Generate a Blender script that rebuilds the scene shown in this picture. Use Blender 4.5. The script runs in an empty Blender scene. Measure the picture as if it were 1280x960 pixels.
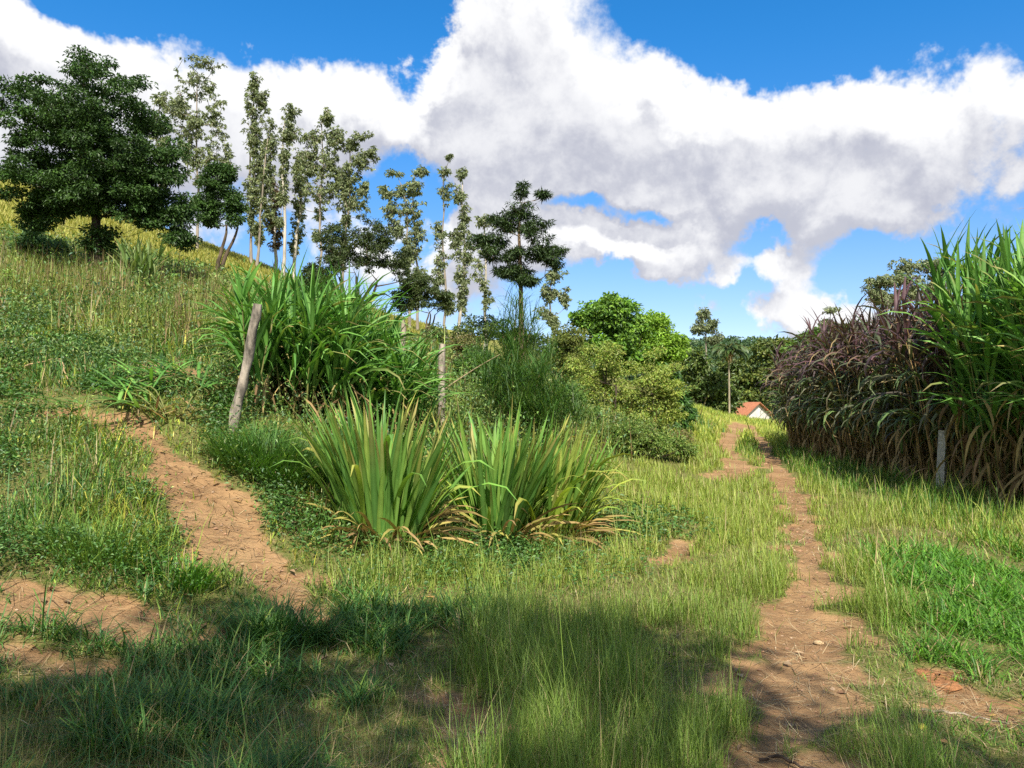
import bpy, math, random
import numpy as np
from mathutils import Vector
rad = math.radians
SC = bpy.context.scene
COL = SC.collection
RNG = np.random.default_rng(7)
random.seed(7)

# ------------------------------------------------------------------ camera
FPX, HOR, EYE = 985.0, 505.0, 1.6          # focal length (px of a 1280 wide picture), horizon row, eye height
PITCH = math.atan((HOR - 480) / FPX)
cam_d = bpy.data.cameras.new('camera'); cam_d.sensor_width = 36; cam_d.lens = 36 * FPX / 1280
cam_d.clip_start = 0.05; cam_d.clip_end = 6000
cam = bpy.data.objects.new('camera', cam_d); COL.objects.link(cam)
cam.location = (0, 0, EYE); cam.rotation_euler = (rad(90) + PITCH, 0, 0)
SC.camera = cam

# ------------------------------------------------------------------ light, sky, exposure
SUN_EL = rad(50); SUN_AZ = math.atan2(0.12, -0.99)      # azimuth measured from +Y towards +X
sun_dir = Vector((math.sin(SUN_AZ) * math.cos(SUN_EL), math.cos(SUN_AZ) * math.cos(SUN_EL), math.sin(SUN_EL)))
sd = bpy.data.lights.new('sun', 'SUN'); sd.energy = 3.95; sd.angle = rad(0.55); sd.color = (1.0, 0.94, 0.83)
so = bpy.data.objects.new('sun', sd); COL.objects.link(so); so.location = (20, -20, 40)
so.rotation_euler = (-sun_dir).to_track_quat('-Z', 'Y').to_euler()
SC.view_settings.view_transform = 'Standard'; SC.view_settings.look = 'None'
SC.view_settings.exposure = 1.12; SC.view_settings.gamma = 1.0; SC.view_settings.use_curve_mapping = False
SC.cycles.max_bounces = 4; SC.cycles.diffuse_bounces = 3; SC.cycles.glossy_bounces = 2
SC.cycles.transmission_bounces = 4; SC.cycles.transparent_max_bounces = 4
SC.cycles.use_denoising = False
try:
    SC.cycles.caustics_reflective = False; SC.cycles.caustics_refractive = False
except Exception: pass

class NT:
    """small helper to write node expressions"""
    def __init__(s, tree): s.t = tree; s.L = tree.links
    def n(s, kind, **kw):
        x = s.t.nodes.new(kind)
        for k, v in kw.items(): setattr(x, k, v)
        return x
    def set(s, sock, v):
        if isinstance(v, bpy.types.NodeSocket): s.L.new(v, sock)
        else: sock.default_value = v
    def m(s, op, a, b=None, c=None):
        x = s.n('ShaderNodeMath', operation=op)
        for i, v in enumerate((a, b, c)):
            if v is not None: s.set(x.inputs[i], v)
        return x.outputs[0]
    def mix(s, f, a, b):
        x = s.n('ShaderNodeMix', data_type='RGBA'); s.set(x.inputs['Factor'], f)
        s.set(x.inputs[6], a); s.set(x.inputs[7], b); return x.outputs[2]
    def noise(s, vec, scale, detail=4, rough=.55, dist=0):
        x = s.n('ShaderNodeTexNoise'); s.set(x.inputs['Vector'], vec)
        x.inputs['Scale'].default_value = scale; x.inputs['Detail'].default_value = detail
        x.inputs['Roughness'].default_value = rough; x.inputs['Distortion'].default_value = dist
        return x.outputs[0]
    def ramp(s, f, a, b):
        x = s.n('ShaderNodeMapRange', interpolation_type='SMOOTHSTEP'); s.set(x.inputs[0], f)
        x.inputs[1].default_value = a; x.inputs[2].default_value = b; return x.outputs[0]

# cloud banks: (u, v, half width, half height, weight); negative = clear gap
BANKS = [(60, 130, 190, 110, 1.0), (330, 150, 170, 90, .9), (10, 30, 100, 45, .8), (440, 170, 80, 80, .5),
         (640, 40, 110, 90, 1.1), (730, 165, 190, 95, 1.3), (960, 188, 190, 72, 1.25), (1190, 195, 170, 80, 1.25),
         (540, 150, 80, 50, .7), (560, 330, 150, 75, .9), (660, 290, 90, 60, .5), (750, 290, 55, 30, .8), (860, 300, 90, 34, .7),
         (985, 330, 50, 26, .9), (880, 330, 60, 24, .5), (1000, 390, 105, 28, 1.2), (330, 290, 90, 40, .5), (1500, 180, 200, 90, 1.0),
         (-250, 120, 200, 90, .8),
         (515, 70, 50, 60, -1.0), (540, 265, 26, 20, -.5), (600, 190, 22, 14, -.35), (335, 285, 50, 40, -.4), (260, 15, 160, 32, -.8), (400, 50, 60, 30, -.4), (775, 262, 85, 17, -1.1), (770, 375, 110, 42, -.9), (950, 290, 40, 12, -.5),
         (1090, 325, 60, 24, -.9), (440, 270, 70, 50, -.5), (500, 350, 50, 40, -.4), (690, 265, 40, 22, -.35), (480, 200, 30, 40, -.5), (1000, 30, 300, 55, -.8)]
w = bpy.data.worlds.new('World'); SC.world = w; w.use_nodes = True
wt = w.node_tree; wt.nodes.clear(); W = NT(wt)
g = bpy.data.node_groups.new('cloud_density', 'ShaderNodeTree')
g.interface.new_socket('Vector', in_out='INPUT', socket_type='NodeSocketVector')
g.interface.new_socket('Density', in_out='OUTPUT', socket_type='NodeSocketFloat')
g.interface.new_socket('Bank', in_out='OUTPUT', socket_type='NodeSocketFloat')
G = NT(g); gi = G.n('NodeGroupInput'); go = G.n('NodeGroupOutput')
sep = G.n('ShaderNodeSeparateXYZ'); G.set(sep.inputs[0], gi.outputs[0])
n1 = G.noise(gi.outputs[0], 3.2, 4, .5); n2 = G.noise(gi.outputs[0], 8.0, 6, .6, .2)
az = G.m('ARCTAN2', sep.outputs[0], sep.outputs[1]); el = G.m('ARCSINE', sep.outputs[2])
az = G.m('ADD', az, G.m('MULTIPLY', G.m('SUBTRACT', n2, .5), .20))
el = G.m('ADD', el, G.m('MULTIPLY', G.m('ADD', G.m('MULTIPLY', G.m('SUBTRACT', n1, .5), .06), G.m('MULTIPLY', G.m('SUBTRACT', G.noise(gi.outputs[0], 11.0, 5, .6), .5), .13)), 1.0))
tot = None
for (u, v, ru, rv, wgt) in BANKS:
    du, dv = (u - 640) / FPX, (HOR - v) / FPX
    a0 = math.atan(du); e0 = math.atan(dv * math.cos(a0)); k = math.cos(a0)
    qa = G.m('DIVIDE', G.m('SUBTRACT', az, a0), ru / FPX * k * k * 1.05)
    qe = G.m('DIVIDE', G.m('SUBTRACT', el, e0), rv / FPX * k * 1.05)
    q = G.m('MULTIPLY_ADD', qa, qa, G.m('MULTIPLY', qe, qe))
    q = G.m('MULTIPLY', G.m('POWER', q, 1.35), -.85)
    b = G.m('MULTIPLY', G.m('EXPONENT', q), wgt)
    tot = b if tot is None else G.m('ADD', tot, b)
tot = G.m('MINIMUM', tot, 1.25)
d = G.m('ADD', tot, G.m('MULTIPLY', G.m('SUBTRACT', n1, .5), .9))
d = G.m('ADD', d, G.m('MULTIPLY', G.m('SUBTRACT', n2, .5), 2.6))
n3 = G.noise(gi.outputs[0], 30.0, 5, .62, .1)
d = G.m('ADD', d, G.m('MULTIPLY', G.m('SUBTRACT', n3, .5), .9))
d = G.m('ADD', d, G.m('MULTIPLY', G.ramp(G.m('MULTIPLY', sep.outputs[1], -1), -.45, .2), .75))  # extra unseen cloud behind the viewpoint, added to whiten the fill light
d = G.m('SUBTRACT', d, .40)
G.set(go.inputs[0], d); G.set(go.inputs[1], tot)
tc = W.n('ShaderNodeTexCoord'); vec = tc.outputs['Generated']
def density(off):
    x = W.n('ShaderNodeGroup'); x.node_tree = g
    if off:
        a = W.n('ShaderNodeVectorMath', operation='ADD'); W.set(a.inputs[0], vec); a.inputs[1].default_value = off
        nn = W.n('ShaderNodeVectorMath', operation='NORMALIZE'); W.set(nn.inputs[0], a.outputs[0]); W.set(x.inputs[0], nn.outputs[0])
    else: W.set(x.inputs[0], vec)
    return x.outputs
d0 = density(None)[0]; d1, bank = density((.008, -.01, .040))
sky = W.n('ShaderNodeTexSky', sky_type='NISHITA'); sky.sun_disc = False
sky.sun_elevation = SUN_EL; sky.sun_rotation = SUN_AZ; sky.altitude = 700; sky.air_density = 1.0; sky.dust_density = .1; sky.ozone_density = 3.0
hs = W.n('ShaderNodeHueSaturation'); hs.inputs['Saturation'].default_value = 1.08; hs.inputs['Value'].default_value = .60
tintn = W.n('ShaderNodeMix', data_type='RGBA', blend_type='MULTIPLY'); tintn.inputs['Factor'].default_value = 1
W.set(tintn.inputs[6], sky.outputs[0]); sepw = W.n('ShaderNodeSeparateXYZ'); W.set(sepw.inputs[0], vec); W.set(tintn.inputs[7], W.mix(W.ramp(sepw.outputs[2], .0, .46), (.80, .74, .80, 1), (.42, .84, 1.10, 1)))
W.set(hs.inputs['Color'], tintn.outputs[2])
alpha = W.ramp(d0, -.10, .46)
lit = W.ramp(W.m('SUBTRACT', d0, d1), -.55, .50)
base = W.ramp(bank, .50, 1.3)
wisp = W.m('ADD', W.m('MULTIPLY', W.noise(vec, 5.0, 4, .55), .6), W.m('MULTIPLY', W.noise(vec, 15.0, 5, .6, .3), .5))
sh = W.m('SUBTRACT', W.m('ADD', W.m('MULTIPLY', lit, .95), W.m('MULTIPLY', wisp, .9)), W.m('MULTIPLY', base, .55))
sh = W.m('MINIMUM', W.m('MAXIMUM', W.m('DIVIDE', W.m('ADD', sh, .15), 1.45), 0.0), 1.0)
ccol = W.mix(sh, (1.62, 1.68, 1.98, 1), (3.15, 3.16, 3.20, 1))
final = W.mix(alpha, hs.outputs[0], ccol)
bg = W.n('ShaderNodeBackground'); W.set(bg.inputs[0], final); bg.inputs[1].default_value = .15
w.cycles.sampling_method = 'NONE'
wo = W.n('ShaderNodeOutputWorld'); W.L.new(bg.outputs[0], wo.inputs[0])

# ------------------------------------------------------------------ numpy helpers
def hash2(ix, iy, seed):
    h = (ix.astype(np.int64) * 374761393 + iy.astype(np.int64) * 668265263 + seed * 1442695041) & 0x7fffffff
    h = ((h ^ (h >> 13)) * 1274126177) & 0x7fffffff
    return ((h ^ (h >> 16)) & 0xffff) / 65535.0
def vnoise(x, y, s=1.0, seed=0):
    x = np.asarray(x, float) / s; y = np.asarray(y, float) / s
    ix, iy = np.floor(x), np.floor(y); fx, fy = x - ix, y - iy
    fx = fx * fx * (3 - 2 * fx); fy = fy * fy * (3 - 2 * fy)
    a = hash2(ix, iy, seed); b = hash2(ix + 1, iy, seed); c = hash2(ix, iy + 1, seed); e = hash2(ix + 1, iy + 1, seed)
    return (a * (1 - fx) + b * fx) * (1 - fy) + (c * (1 - fx) + e * fx) * fy
def fbm(x, y, s=1.0, seed=0, o=4):
    t = 0; a = .5; n = 0
    for k in range(o):
        t = t + a * vnoise(x, y, s, seed + k * 17); n += a; a *= .5; s *= .5
    return t / n
def sstep(x, a, b):
    t = np.clip((np.asarray(x, float) - a) / (b - a), 0, 1); return t * t * (3 - 2 * t)
def at(u, v, d):
    """point at forward distance d seen at picture position (u, v)"""
    X, Z = (u - 640) / FPX, (480 - v) / FPX
    fy = math.cos(PITCH) - Z * math.sin(PITCH); fz = math.sin(PITCH) + Z * math.cos(PITCH)
    return Vector((X / fy * d, d, EYE + fz / fy * d))

# ------------------------------------------------------------------ terrain heights
CP = []
for u, rows in {
    0: [(850, 4.3), (760, 5.0), (680, 5.8), (600, 7), (520, 9), (450, 12), (400, 16), (360, 22), (320, 32), (228, 75)],
    200: [(850, 4.5), (760, 5.4), (680, 6.3), (600, 7.6), (540, 9), (480, 11.5), (430, 15), (390, 21), (350, 32), (287, 75)],
    350: [(800, 5.3), (740, 6.3), (650, 7.6), (580, 8.8), (520, 10.2), (480, 12.5), (430, 18), (390, 30), (341, 75)],
    480: [(700, 7.9), (660, 8.3), (575, 10.5), (520, 13.5), (475, 20), (440, 32), (400, 75)],
    640: [(655, 10.3), (615, 11.5), (560, 14.5), (520, 20), (485, 32), (440, 75)],
    760: [(602, 16), (578, 18.5), (545, 25), (520, 40), (485, 80)],
    850: [(556, 30), (530, 36), (505, 50), (500, 85)],
    -350: [(700, 4.5), (560, 7), (460, 11), (380, 17), (290, 34), (180, 75)],
    -900: [(500, 9), (330, 25), (150, 70)]}.items():
    for v, dd in rows: CP.append(tuple(at(u, v, dd)))
for x, y, z in [(-2.3, 3.4, 0), (-1, 3, 0), (0, 3, 0), (1.3, 4, 0), (3, 3, 0), (6, 5, 0), (0, 6.5, 0), (2, 8, 0), (1.6, 10, 0), (5, 9, 0), (9, 10, 0), (4, 14, 0), (8, 15, 0),
                (12, 12, 0), (6, 20, 0), (10, 24, 0), (16, 20, 0), (9, 29, 0), (14, 30, 0), (12, 38, .02), (14, 46, .08), (18, 40, 0), (17, 58, .25), (20, 62, .2),
                (25, 50, .1), (22, 72, -1.0), (24, 84, -2.4), (30, 100, -3), (14, 80, -.8), (40, 40, 0), (45, 70, -1), (60, 100, -3), (70, 40, 0), (60, 10, 0), (25, 0, 0),
                (0, -2, 0), (0, -10, 0), (10, -10, 0), (-6, -4, .4), (-12, -8, 1.5), (-8, 2, 1.3), (-20, 0, 4.5), (-40, 0, 10), (-40, 20, 13), (-60, 40, 20), (30, -20, 0), (0, -40, 0), (60, -40, 0),
                (-40, -40, 5), (-60, 100, 21), (-25, 100, 14), (0, 105, 7), (20, 110, -2), (-70, 75, 25)]:
    CP.append((x, y, z))
CP = np.array(CP)
def tps(r2): return np.where(r2 > 1e-9, r2 * np.log(np.maximum(r2, 1e-9)) * .5, 0)
_n = len(CP)
_A = np.zeros((_n + 3, _n + 3))
_A[:_n, :_n] = tps(((CP[:, None, :2] - CP[None, :, :2]) ** 2).sum(-1)) + np.eye(_n) * 2.0
_A[:_n, _n] = 1; _A[:_n, _n + 1:] = CP[:, :2]; _A[_n, :_n] = 1; _A[_n + 1:, :_n] = CP[:, :2].T
_W = np.linalg.solve(_A, np.concatenate([CP[:, 2], np.zeros(3)]))
TRACKS = []    # filled below: (polyline, half width, strength)
def H0(x, y):
    x = np.asarray(x, float); y = np.asarray(y, float); sh = x.shape
    xf, yf = x.ravel(), y.ravel(); out = np.empty(xf.size)
    for i in range(0, xf.size, 60000):
        xx, yy = np.clip(xf[i:i + 60000], -90, 90), np.clip(yf[i:i + 60000], -45, 125)
        r2 = (xx[:, None] - CP[None, :, 0]) ** 2 + (yy[:, None] - CP[None, :, 1]) ** 2
        out[i:i + 60000] = tps(r2) @ _W[:_n] + _W[_n] + _W[_n + 1] * xx + _W[_n + 2] * yy
    near = out
    far = -4 + 44 * np.exp(-((xf - 150) / 190) ** 2 - ((yf - 560) / 140) ** 2) + 40 * np.exp(-((xf + 260) / 260) ** 2 - ((yf - 650) / 160) ** 2) \
        + 40 * np.exp(-((xf - 620) / 260) ** 2 - ((yf - 700) / 220) ** 2) + 18 * fbm(xf, yf, 180, 3) - 8
    k = np.maximum(sstep(yf, 95, 190), np.maximum(sstep(np.abs(xf), 75, 160), sstep(-yf, 40, 120)))
    return (near * (1 - k) + far * k).reshape(sh)
def H(x, y):
    x = np.asarray(x, float); y = np.asarray(y, float)
    h = H0(x, y); dd = np.hypot(x, y)
    up = sstep(h, .15, 1.0)
    h = h + (fbm(x, y, 1.7, 5) - .5) * (.05 + .22 * up) + (fbm(x, y, .35, 9) - .5) * (.03 + .06 * up)
    return h - .05 * dirt(x, y)
def hz(x, y): return float(H(np.array([x]), np.array([y]))[0])
def ground_at(u, v, dmax=120):
    """where the line of sight through (u, v) meets the smooth ground"""
    ds = np.concatenate([np.arange(2, 40, .05), np.arange(40, dmax, .25)])
    p0 = at(u, v, 1.0); s = np.array([p0.x, 1.0, p0.z - EYE])
    hh = H0(s[0] * ds, ds); zz = EYE + s[2] * ds
    k = np.argmax(hh >= zz) if (hh >= zz).any() else len(ds) - 1
    return np.array([s[0] * ds[k], ds[k]])
def track(pts, strength=1.0):
    P = np.array([list(ground_at(u, v)) + [wpx * .5] for u, v, wpx in pts])
    P[:, 2] = P[:, 2] * P[:, 1] / FPX
    TRACKS.append((P, strength))
track([(960, 1150, 200), (962, 960, 165), (970, 880, 160), (998, 800, 115), (1012, 740, 72), (1012, 690, 56), (998, 640, 46), (986, 610, 42), (973, 588, 30), (962, 572, 24), (955, 560, 18), (948, 545, 16), (940, 532, 15)], 1.0)
track([(480, 1100, 240), (555, 945, 150), (600, 885, 110)], .9)
track([(830, 700, 40), (862, 680, 40)], .9)
track([(905, 595, 50), (925, 590, 40), (918, 572, 26), (908, 560, 26), (913, 548, 30), (922, 538, 28), (924, 530, 22)], 1.0)
track([(400, 790, 50), (345, 735, 120), (290, 670, 110), (235, 605, 90), (190, 560, 60), (130, 525, 80), (95, 512, 60)], 1.0)
track([(300, 480, 40), (215, 462, 60), (180, 468, 40)], .75)
track([(240, 800, 70), (120, 770, 90), (20, 760, 130), (-120, 770, 160)], .72)
track([(120, 835, 60), (20, 820, 120), (-100, 830, 160)], .66)
track([(250, 800, 40), (330, 770, 60)], .8)
track([(1190, 888, 100), (1290, 892, 110)], 1.0)
track([(1160, 840, 22), (1190, 840, 22)], .95)
def dirt(x, y):
    x = np.asarray(x, float); y = np.asarray(y, float); best = np.zeros(x.shape)
    nz = (fbm(x, y, .42, 21, 5) - .5)
    for P, s in TRACKS:
        lo, hi = P[:, :2].min(0) - 2, P[:, :2].max(0) + 2
        sel = (x > lo[0]) & (x < hi[0]) & (y > lo[1]) & (y < hi[1])
        if not sel.any(): continue
        xx, yy, nn = x[sel], y[sel], nz[sel]; m = np.zeros(xx.shape)
        for a, b in zip(P[:-1], P[1:]):
            e = b[:2] - a[:2]; t = np.clip(((xx - a[0]) * e[0] + (yy - a[1]) * e[1]) / max(e @ e, 1e-9), 0, 1)
            dist = np.hypot(xx - a[0] - t * e[0], yy - a[1] - t * e[1]); r = a[2] + t * (b[2] - a[2])
            m = np.maximum(m, 1 - sstep(dist / r + nn * 3.4, .45, 1.5))
        best[sel] = np.maximum(best[sel], m * s)
    return best

# ------------------------------------------------------------------ mesh builder
class MB:
    def __init__(s): s.V = []; s.F = []; s.C = []; s.n = 0
    def add(s, v, f, c):
        v = np.asarray(v, np.float32).reshape(-1, 3); f = np.asarray(f, np.int64).reshape(-1, 4)
        c = np.asarray(c, np.float32)
        if c.ndim == 1: c = np.tile(c[:3], (len(v), 1))
        s.V.append(v); s.F.append(f + s.n); s.C.append(c[:, :3]); s.n += len(v)
    def mesh(s, name, mat, loc=(0, 0, 0), smooth=True):
        v = np.concatenate(s.V) - np.array(loc, np.float32); f = np.concatenate(s.F); c = np.concatenate(s.C)
        me = bpy.data.meshes.new(name)
        me.vertices.add(len(v)); me.vertices.foreach_set('co', v.ravel())
        me.loops.add(f.size); me.loops.foreach_set('vertex_index', f.ravel().astype(np.int32))
        me.polygons.add(len(f)); me.polygons.foreach_set('loop_start', np.arange(0, f.size, 4, dtype=np.int32))
        me.polygons.foreach_set('use_smooth', np.full(len(f), smooth))
        a = me.attributes.new('col', 'FLOAT_COLOR', 'POINT')
        a.data.foreach_set('color', np.concatenate([c, np.ones((len(c), 1), np.float32)], 1).astype(np.float32).ravel())
        me.update(calc_edges=True); me.materials.append(mat); return me
def tag(o, label=None, cat=None, group=None, kind=None):
    if label: o['label'] = label
    if cat: o['category'] = cat
    if group: o['group'] = group
    if kind: o['kind'] = kind
    return o
def thing(name, label, cat, loc=(0, 0, 0), group=None, rz=0):
    o = bpy.data.objects.new(name, None); COL.objects.link(o); o.empty_display_size = .2
    o.location = loc; o.rotation_euler = (0, 0, rz); return tag(o, label, cat, group)
def part(name, mb, mat, parent=None, smooth=True):
    """one mesh object built in world space; a child keeps its parent's origin"""
    loc = tuple(parent.location) if parent else (0, 0, 0)
    o = bpy.data.objects.new(name, mb.mesh(name, mat, loc, smooth)); COL.objects.link(o)
    if parent: o.parent = parent
    return o
def copy_thing(o, loc, rz, sc, label=None, group=None):
    c = o.copy(); COL.objects.link(c); c.location = loc; c.rotation_euler = (0, 0, rz); c.scale = sc
    if label: c['label'] = label
    if group: c['group'] = group
    for ch in list(o.children):
        d = ch.copy(); COL.objects.link(d); d.parent = c
    return c
def norm(a): return a / np.maximum(np.linalg.norm(a, axis=-1, keepdims=True), 1e-9)
def pick(pal, n, jit=.18):
    """n colours blended from a palette with some brightness spread"""
    pal = np.array(pal); a = pal[RNG.integers(0, len(pal), n)]; b = pal[RNG.integers(0, len(pal), n)]; t = RNG.random((n, 1)) * .6
    return (a * (1 - t) + b * t) * np.exp(RNG.normal(0, jit, (n, 1)))
def tube(mb, pts, r, col, sides=6, cap=True, bump=0):
    P = np.array(pts, float); n = len(P); r = np.broadcast_to(np.asarray(r, float), (n,)).copy()
    T = norm(np.gradient(P, axis=0)); ref = np.array([0, 0, 1.0]) if abs(T[0][2]) < .9 else np.array([1.0, 0, 0])
    A = norm(np.cross(T, ref)); B = np.cross(T, A)
    ph = np.arange(sides) / sides * 2 * math.pi
    rr = r[:, None] * (1 + bump * (RNG.random((n, sides)) - .5))
    ring = P[:, None] + (A[:, None] * np.cos(ph)[None, :, None] + B[:, None] * np.sin(ph)[None, :, None]) * rr[..., None]
    v = ring.reshape(-1, 3); i = np.arange(n - 1)[:, None] * sides; j = np.arange(sides)[None]; k = (j + 1) % sides
    f = np.stack([i + j, i + k, i + sides + k, i + sides + j], -1).reshape(-1, 4)
    mb.add(v, f, col)
    if cap:
        for e, c in ((0, P[0]), (n - 1, P[-1])):
            vv = np.concatenate([ring[e], [c]]); ff = [[q, (q + 1) % sides, sides, sides] for q in range(sides)]
            ff = [[q, (q + 1) % sides, (q + 2) % sides, sides] for q in range(0, sides, 2)]
            mb.add(vv, ff, col)
def blades(mb, P, az, L, Wd, lean, bend, nseg, col, tip=None, fold=0.0, roll=None, shape='grass', power=1.4):
    """grass-like blades: N curved tapering strips"""
    P = np.asarray(P, float); N = len(P)
    bc = lambda a: np.broadcast_to(np.asarray(a, float), (N,)).copy()
    az, L, Wd, lean, bend = map(bc, (az, L, Wd, lean, bend))
    dirh = np.stack([np.cos(az), np.sin(az), np.zeros(N)], -1); side = np.stack([-np.sin(az), np.cos(az), np.zeros(N)], -1)
    up = np.array([0, 0, 1.0])
    ts = np.linspace(0, 1, nseg + 1); pos = P.copy(); pts = []; tang = []
    for k, t in enumerate(ts):
        th = lean + bend * t ** power
        tg = dirh * np.sin(th)[:, None] + up * np.cos(th)[:, None]
        tang.append(tg); pts.append(pos.copy())
        if k < nseg:
            t2 = (t + ts[k + 1]) / 2; th = lean + bend * t2 ** power
            pos = pos + (dirh * np.sin(th)[:, None] + up * np.cos(th)[:, None]) * (L / nseg)[:, None]
    if shape == 'grass': wt_ = np.where(ts < .3, .75 + .8 * ts, 1.0 - ((ts - .3) / .7) ** 1.6 * .96)
    elif shape == 'cane': wt_ = np.interp(ts, [0, .15, .4, .75, 1], [.45, .9, 1, .6, .03])
    else: wt_ = np.interp(ts, [0, .3, .7, .9, 1], [.7, 1, .85, .45, .04])
    roll = bc(0 if roll is None else roll)
    cols = 3 if fold else 2; Vv = np.empty((N, nseg + 1, cols, 3))
    for k in range(nseg + 1):
        nrm = np.cross(tang[k], side)
        s = side * np.cos(roll * ts[k])[:, None] + nrm * np.sin(roll * ts[k])[:, None]
        hw = (Wd * wt_[k] * .5)[:, None]; nn = np.cross(tang[k], s)
        if cols == 2: Vv[:, k, 0] = pts[k] - s * hw; Vv[:, k, 1] = pts[k] + s * hw
        else:
            Vv[:, k, 0] = pts[k] - s * hw - nn * hw * fold; Vv[:, k, 1] = pts[k]; Vv[:, k, 2] = pts[k] + s * hw - nn * hw * fold
    idx = np.arange(N * (nseg + 1) * cols).reshape(N, nseg + 1, cols)
    F = np.stack([idx[:, :-1, :-1], idx[:, :-1, 1:], idx[:, 1:, 1:], idx[:, 1:, :-1]], -1)
    c = np.broadcast_to(np.asarray(col, float)[:, None, None, :], Vv.shape).copy()
    if tip is not None:
        k = (np.clip((ts - .45) / .55, 0, 1) ** 1.5)[None, :, None, None]
        c = c * (1 - k) + np.asarray(tip)[:, None, None, :] * k
    if cols == 3: c[:, :, 1] = c[:, :, 1] * 1.35 + .012
    mb.add(Vv.reshape(-1, 3), F.reshape(-1, 4), c.reshape(-1, 3))
    return pts[-1]
def leaves(mb, P, axis, nrm, L, Wd, col, droop=.25):
    """N leaf faces: a folded diamond of two quads each"""
    P = np.asarray(P, float); N = len(P); ax = norm(axis); s = norm(np.cross(ax, nrm)); n = np.cross(s, ax)
    L = np.broadcast_to(L, (N,))[:, None]; Wd = np.broadcast_to(Wd, (N,))[:, None]
    v0 = P; v1 = P + ax * L * .45 + s * Wd * .5 + n * Wd * .12; v2 = P + ax * L - n * L * droop; v3 = P + ax * L * .45 - s * Wd * .5 + n * Wd * .12
    V = np.stack([v0, v1, v2, v3], 1); mb.add(V.reshape(-1, 3), np.arange(N * 4).reshape(N, 4), np.repeat(col, 4, 0))
def rdir(n): return norm(RNG.normal(0, 1, (n, 3)))

# ------------------------------------------------------------------ materials
def new_mat(name):
    m = bpy.data.materials.new(name); m.use_nodes = True; m.node_tree.nodes.clear(); return m, NT(m.node_tree)
def finish(n, surf, disp=None):
    o = n.n('ShaderNodeOutputMaterial'); n.L.new(surf, o.inputs['Surface'])
def leaf_mat(name, transl=.35, rough=.5, spec=.3, tint=(1.25, 1.25, .55)):
    m, n = new_mat(name)
    a = n.n('ShaderNodeAttribute', attribute_name='col')
    geo = n.n('ShaderNodeTexCoord'); nz = n.noise(geo.outputs['Object'], 9, 2)
    v = n.n('ShaderNodeHueSaturation'); n.set(v.inputs['Color'], a.outputs['Color'])
    n.set(v.inputs['Value'], n.m('ADD', n.m('MULTIPLY', nz, .5), .75))
    p = n.n('ShaderNodeBsdfPrincipled'); n.set(p.inputs['Base Color'], v.outputs[0])
    p.inputs['Roughness'].default_value = rough; p.inputs['Specular IOR Level'].default_value = spec
    t = n.n('ShaderNodeBsdfTranslucent')
    mm = n.n('ShaderNodeMix', data_type='RGBA', blend_type='MULTIPLY'); mm.inputs['Factor'].default_value = 1
    n.set(mm.inputs[6], v.outputs[0]); mm.inputs[7].default_value = (*tint, 1); n.set(t.inputs[0], mm.outputs[2])
    x = n.n('ShaderNodeMixShader'); x.inputs[0].default_value = transl
    n.L.new(p.outputs[0], x.inputs[1]); n.L.new(t.outputs[0], x.inputs[2]); finish(n, x.outputs[0]); return m
def solid_mat(name, scale=12, dark=.55, rough=.85, bump=.3, stretch=(1, 1, 1), spec=.2):
    """col attribute broken up by noise, with bump: bark, wood, concrete, dry stalks"""
    m, n = new_mat(name)
    a = n.n('ShaderNodeAttribute', attribute_name='col'); tcn = n.n('ShaderNodeTexCoord')
    mp = n.n('ShaderNodeMapping'); n.set(mp.inputs[0], tcn.outputs['Object']); mp.inputs['Scale'].default_value = stretch
    nz = n.noise(mp.outputs[0], scale, 6, .65)
    k = n.ramp(nz, .3, .68)
    mm = n.n('ShaderNodeMix', data_type='RGBA', blend_type='MULTIPLY'); mm.inputs['Factor'].default_value = 1
    n.set(mm.inputs[6], a.outputs['Color'])
    gray = n.mix(k, (dark, dark, dark, 1), (1.15, 1.12, 1.08, 1)); n.set(mm.inputs[7], gray)
    p = n.n('ShaderNodeBsdfPrincipled'); n.set(p.inputs['Base Color'], mm.outputs[2]); p.inputs['Roughness'].default_value = rough
    p.inputs['Specular IOR Level'].default_value = spec
    b = n.n('ShaderNodeBump'); b.inputs['Strength'].default_value = bump; b.inputs['Distance'].default_value = .03; n.set(b.inputs['Height'], nz)
    n.L.new(b.outputs[0], p.inputs['Normal']); finish(n, p.outputs[0]); return m
M_GRASS = leaf_mat('grass_blade', .34, .5, .35)
M_CANE = leaf_mat('cane_leaf', .30, .5, .22)
M_LEAF = leaf_mat('tree_leaf', .28, .5, .4)
M_DARKLEAF = leaf_mat('dark_tree_leaf', .18, .5, .3)
M_DRY = leaf_mat('dry_leaf', .2, .7, .15, (1.1, 1, .8))
M_BARK = solid_mat('bark', 6, .45, .9, .6, (1, 1, .35))
M_EUC = solid_mat('pale_bark', 2.5, .55, .8, .3, (1, 1, .25))
M_WOOD = solid_mat('weathered_wood', 9, .22, .9, .7, (1, 1, .4))
M_STALK = solid_mat('stalk', 20, .6, .6, .2, (1, 1, .3))
M_CONC = solid_mat('post_concrete', 18, .6, .9, .4)

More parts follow.
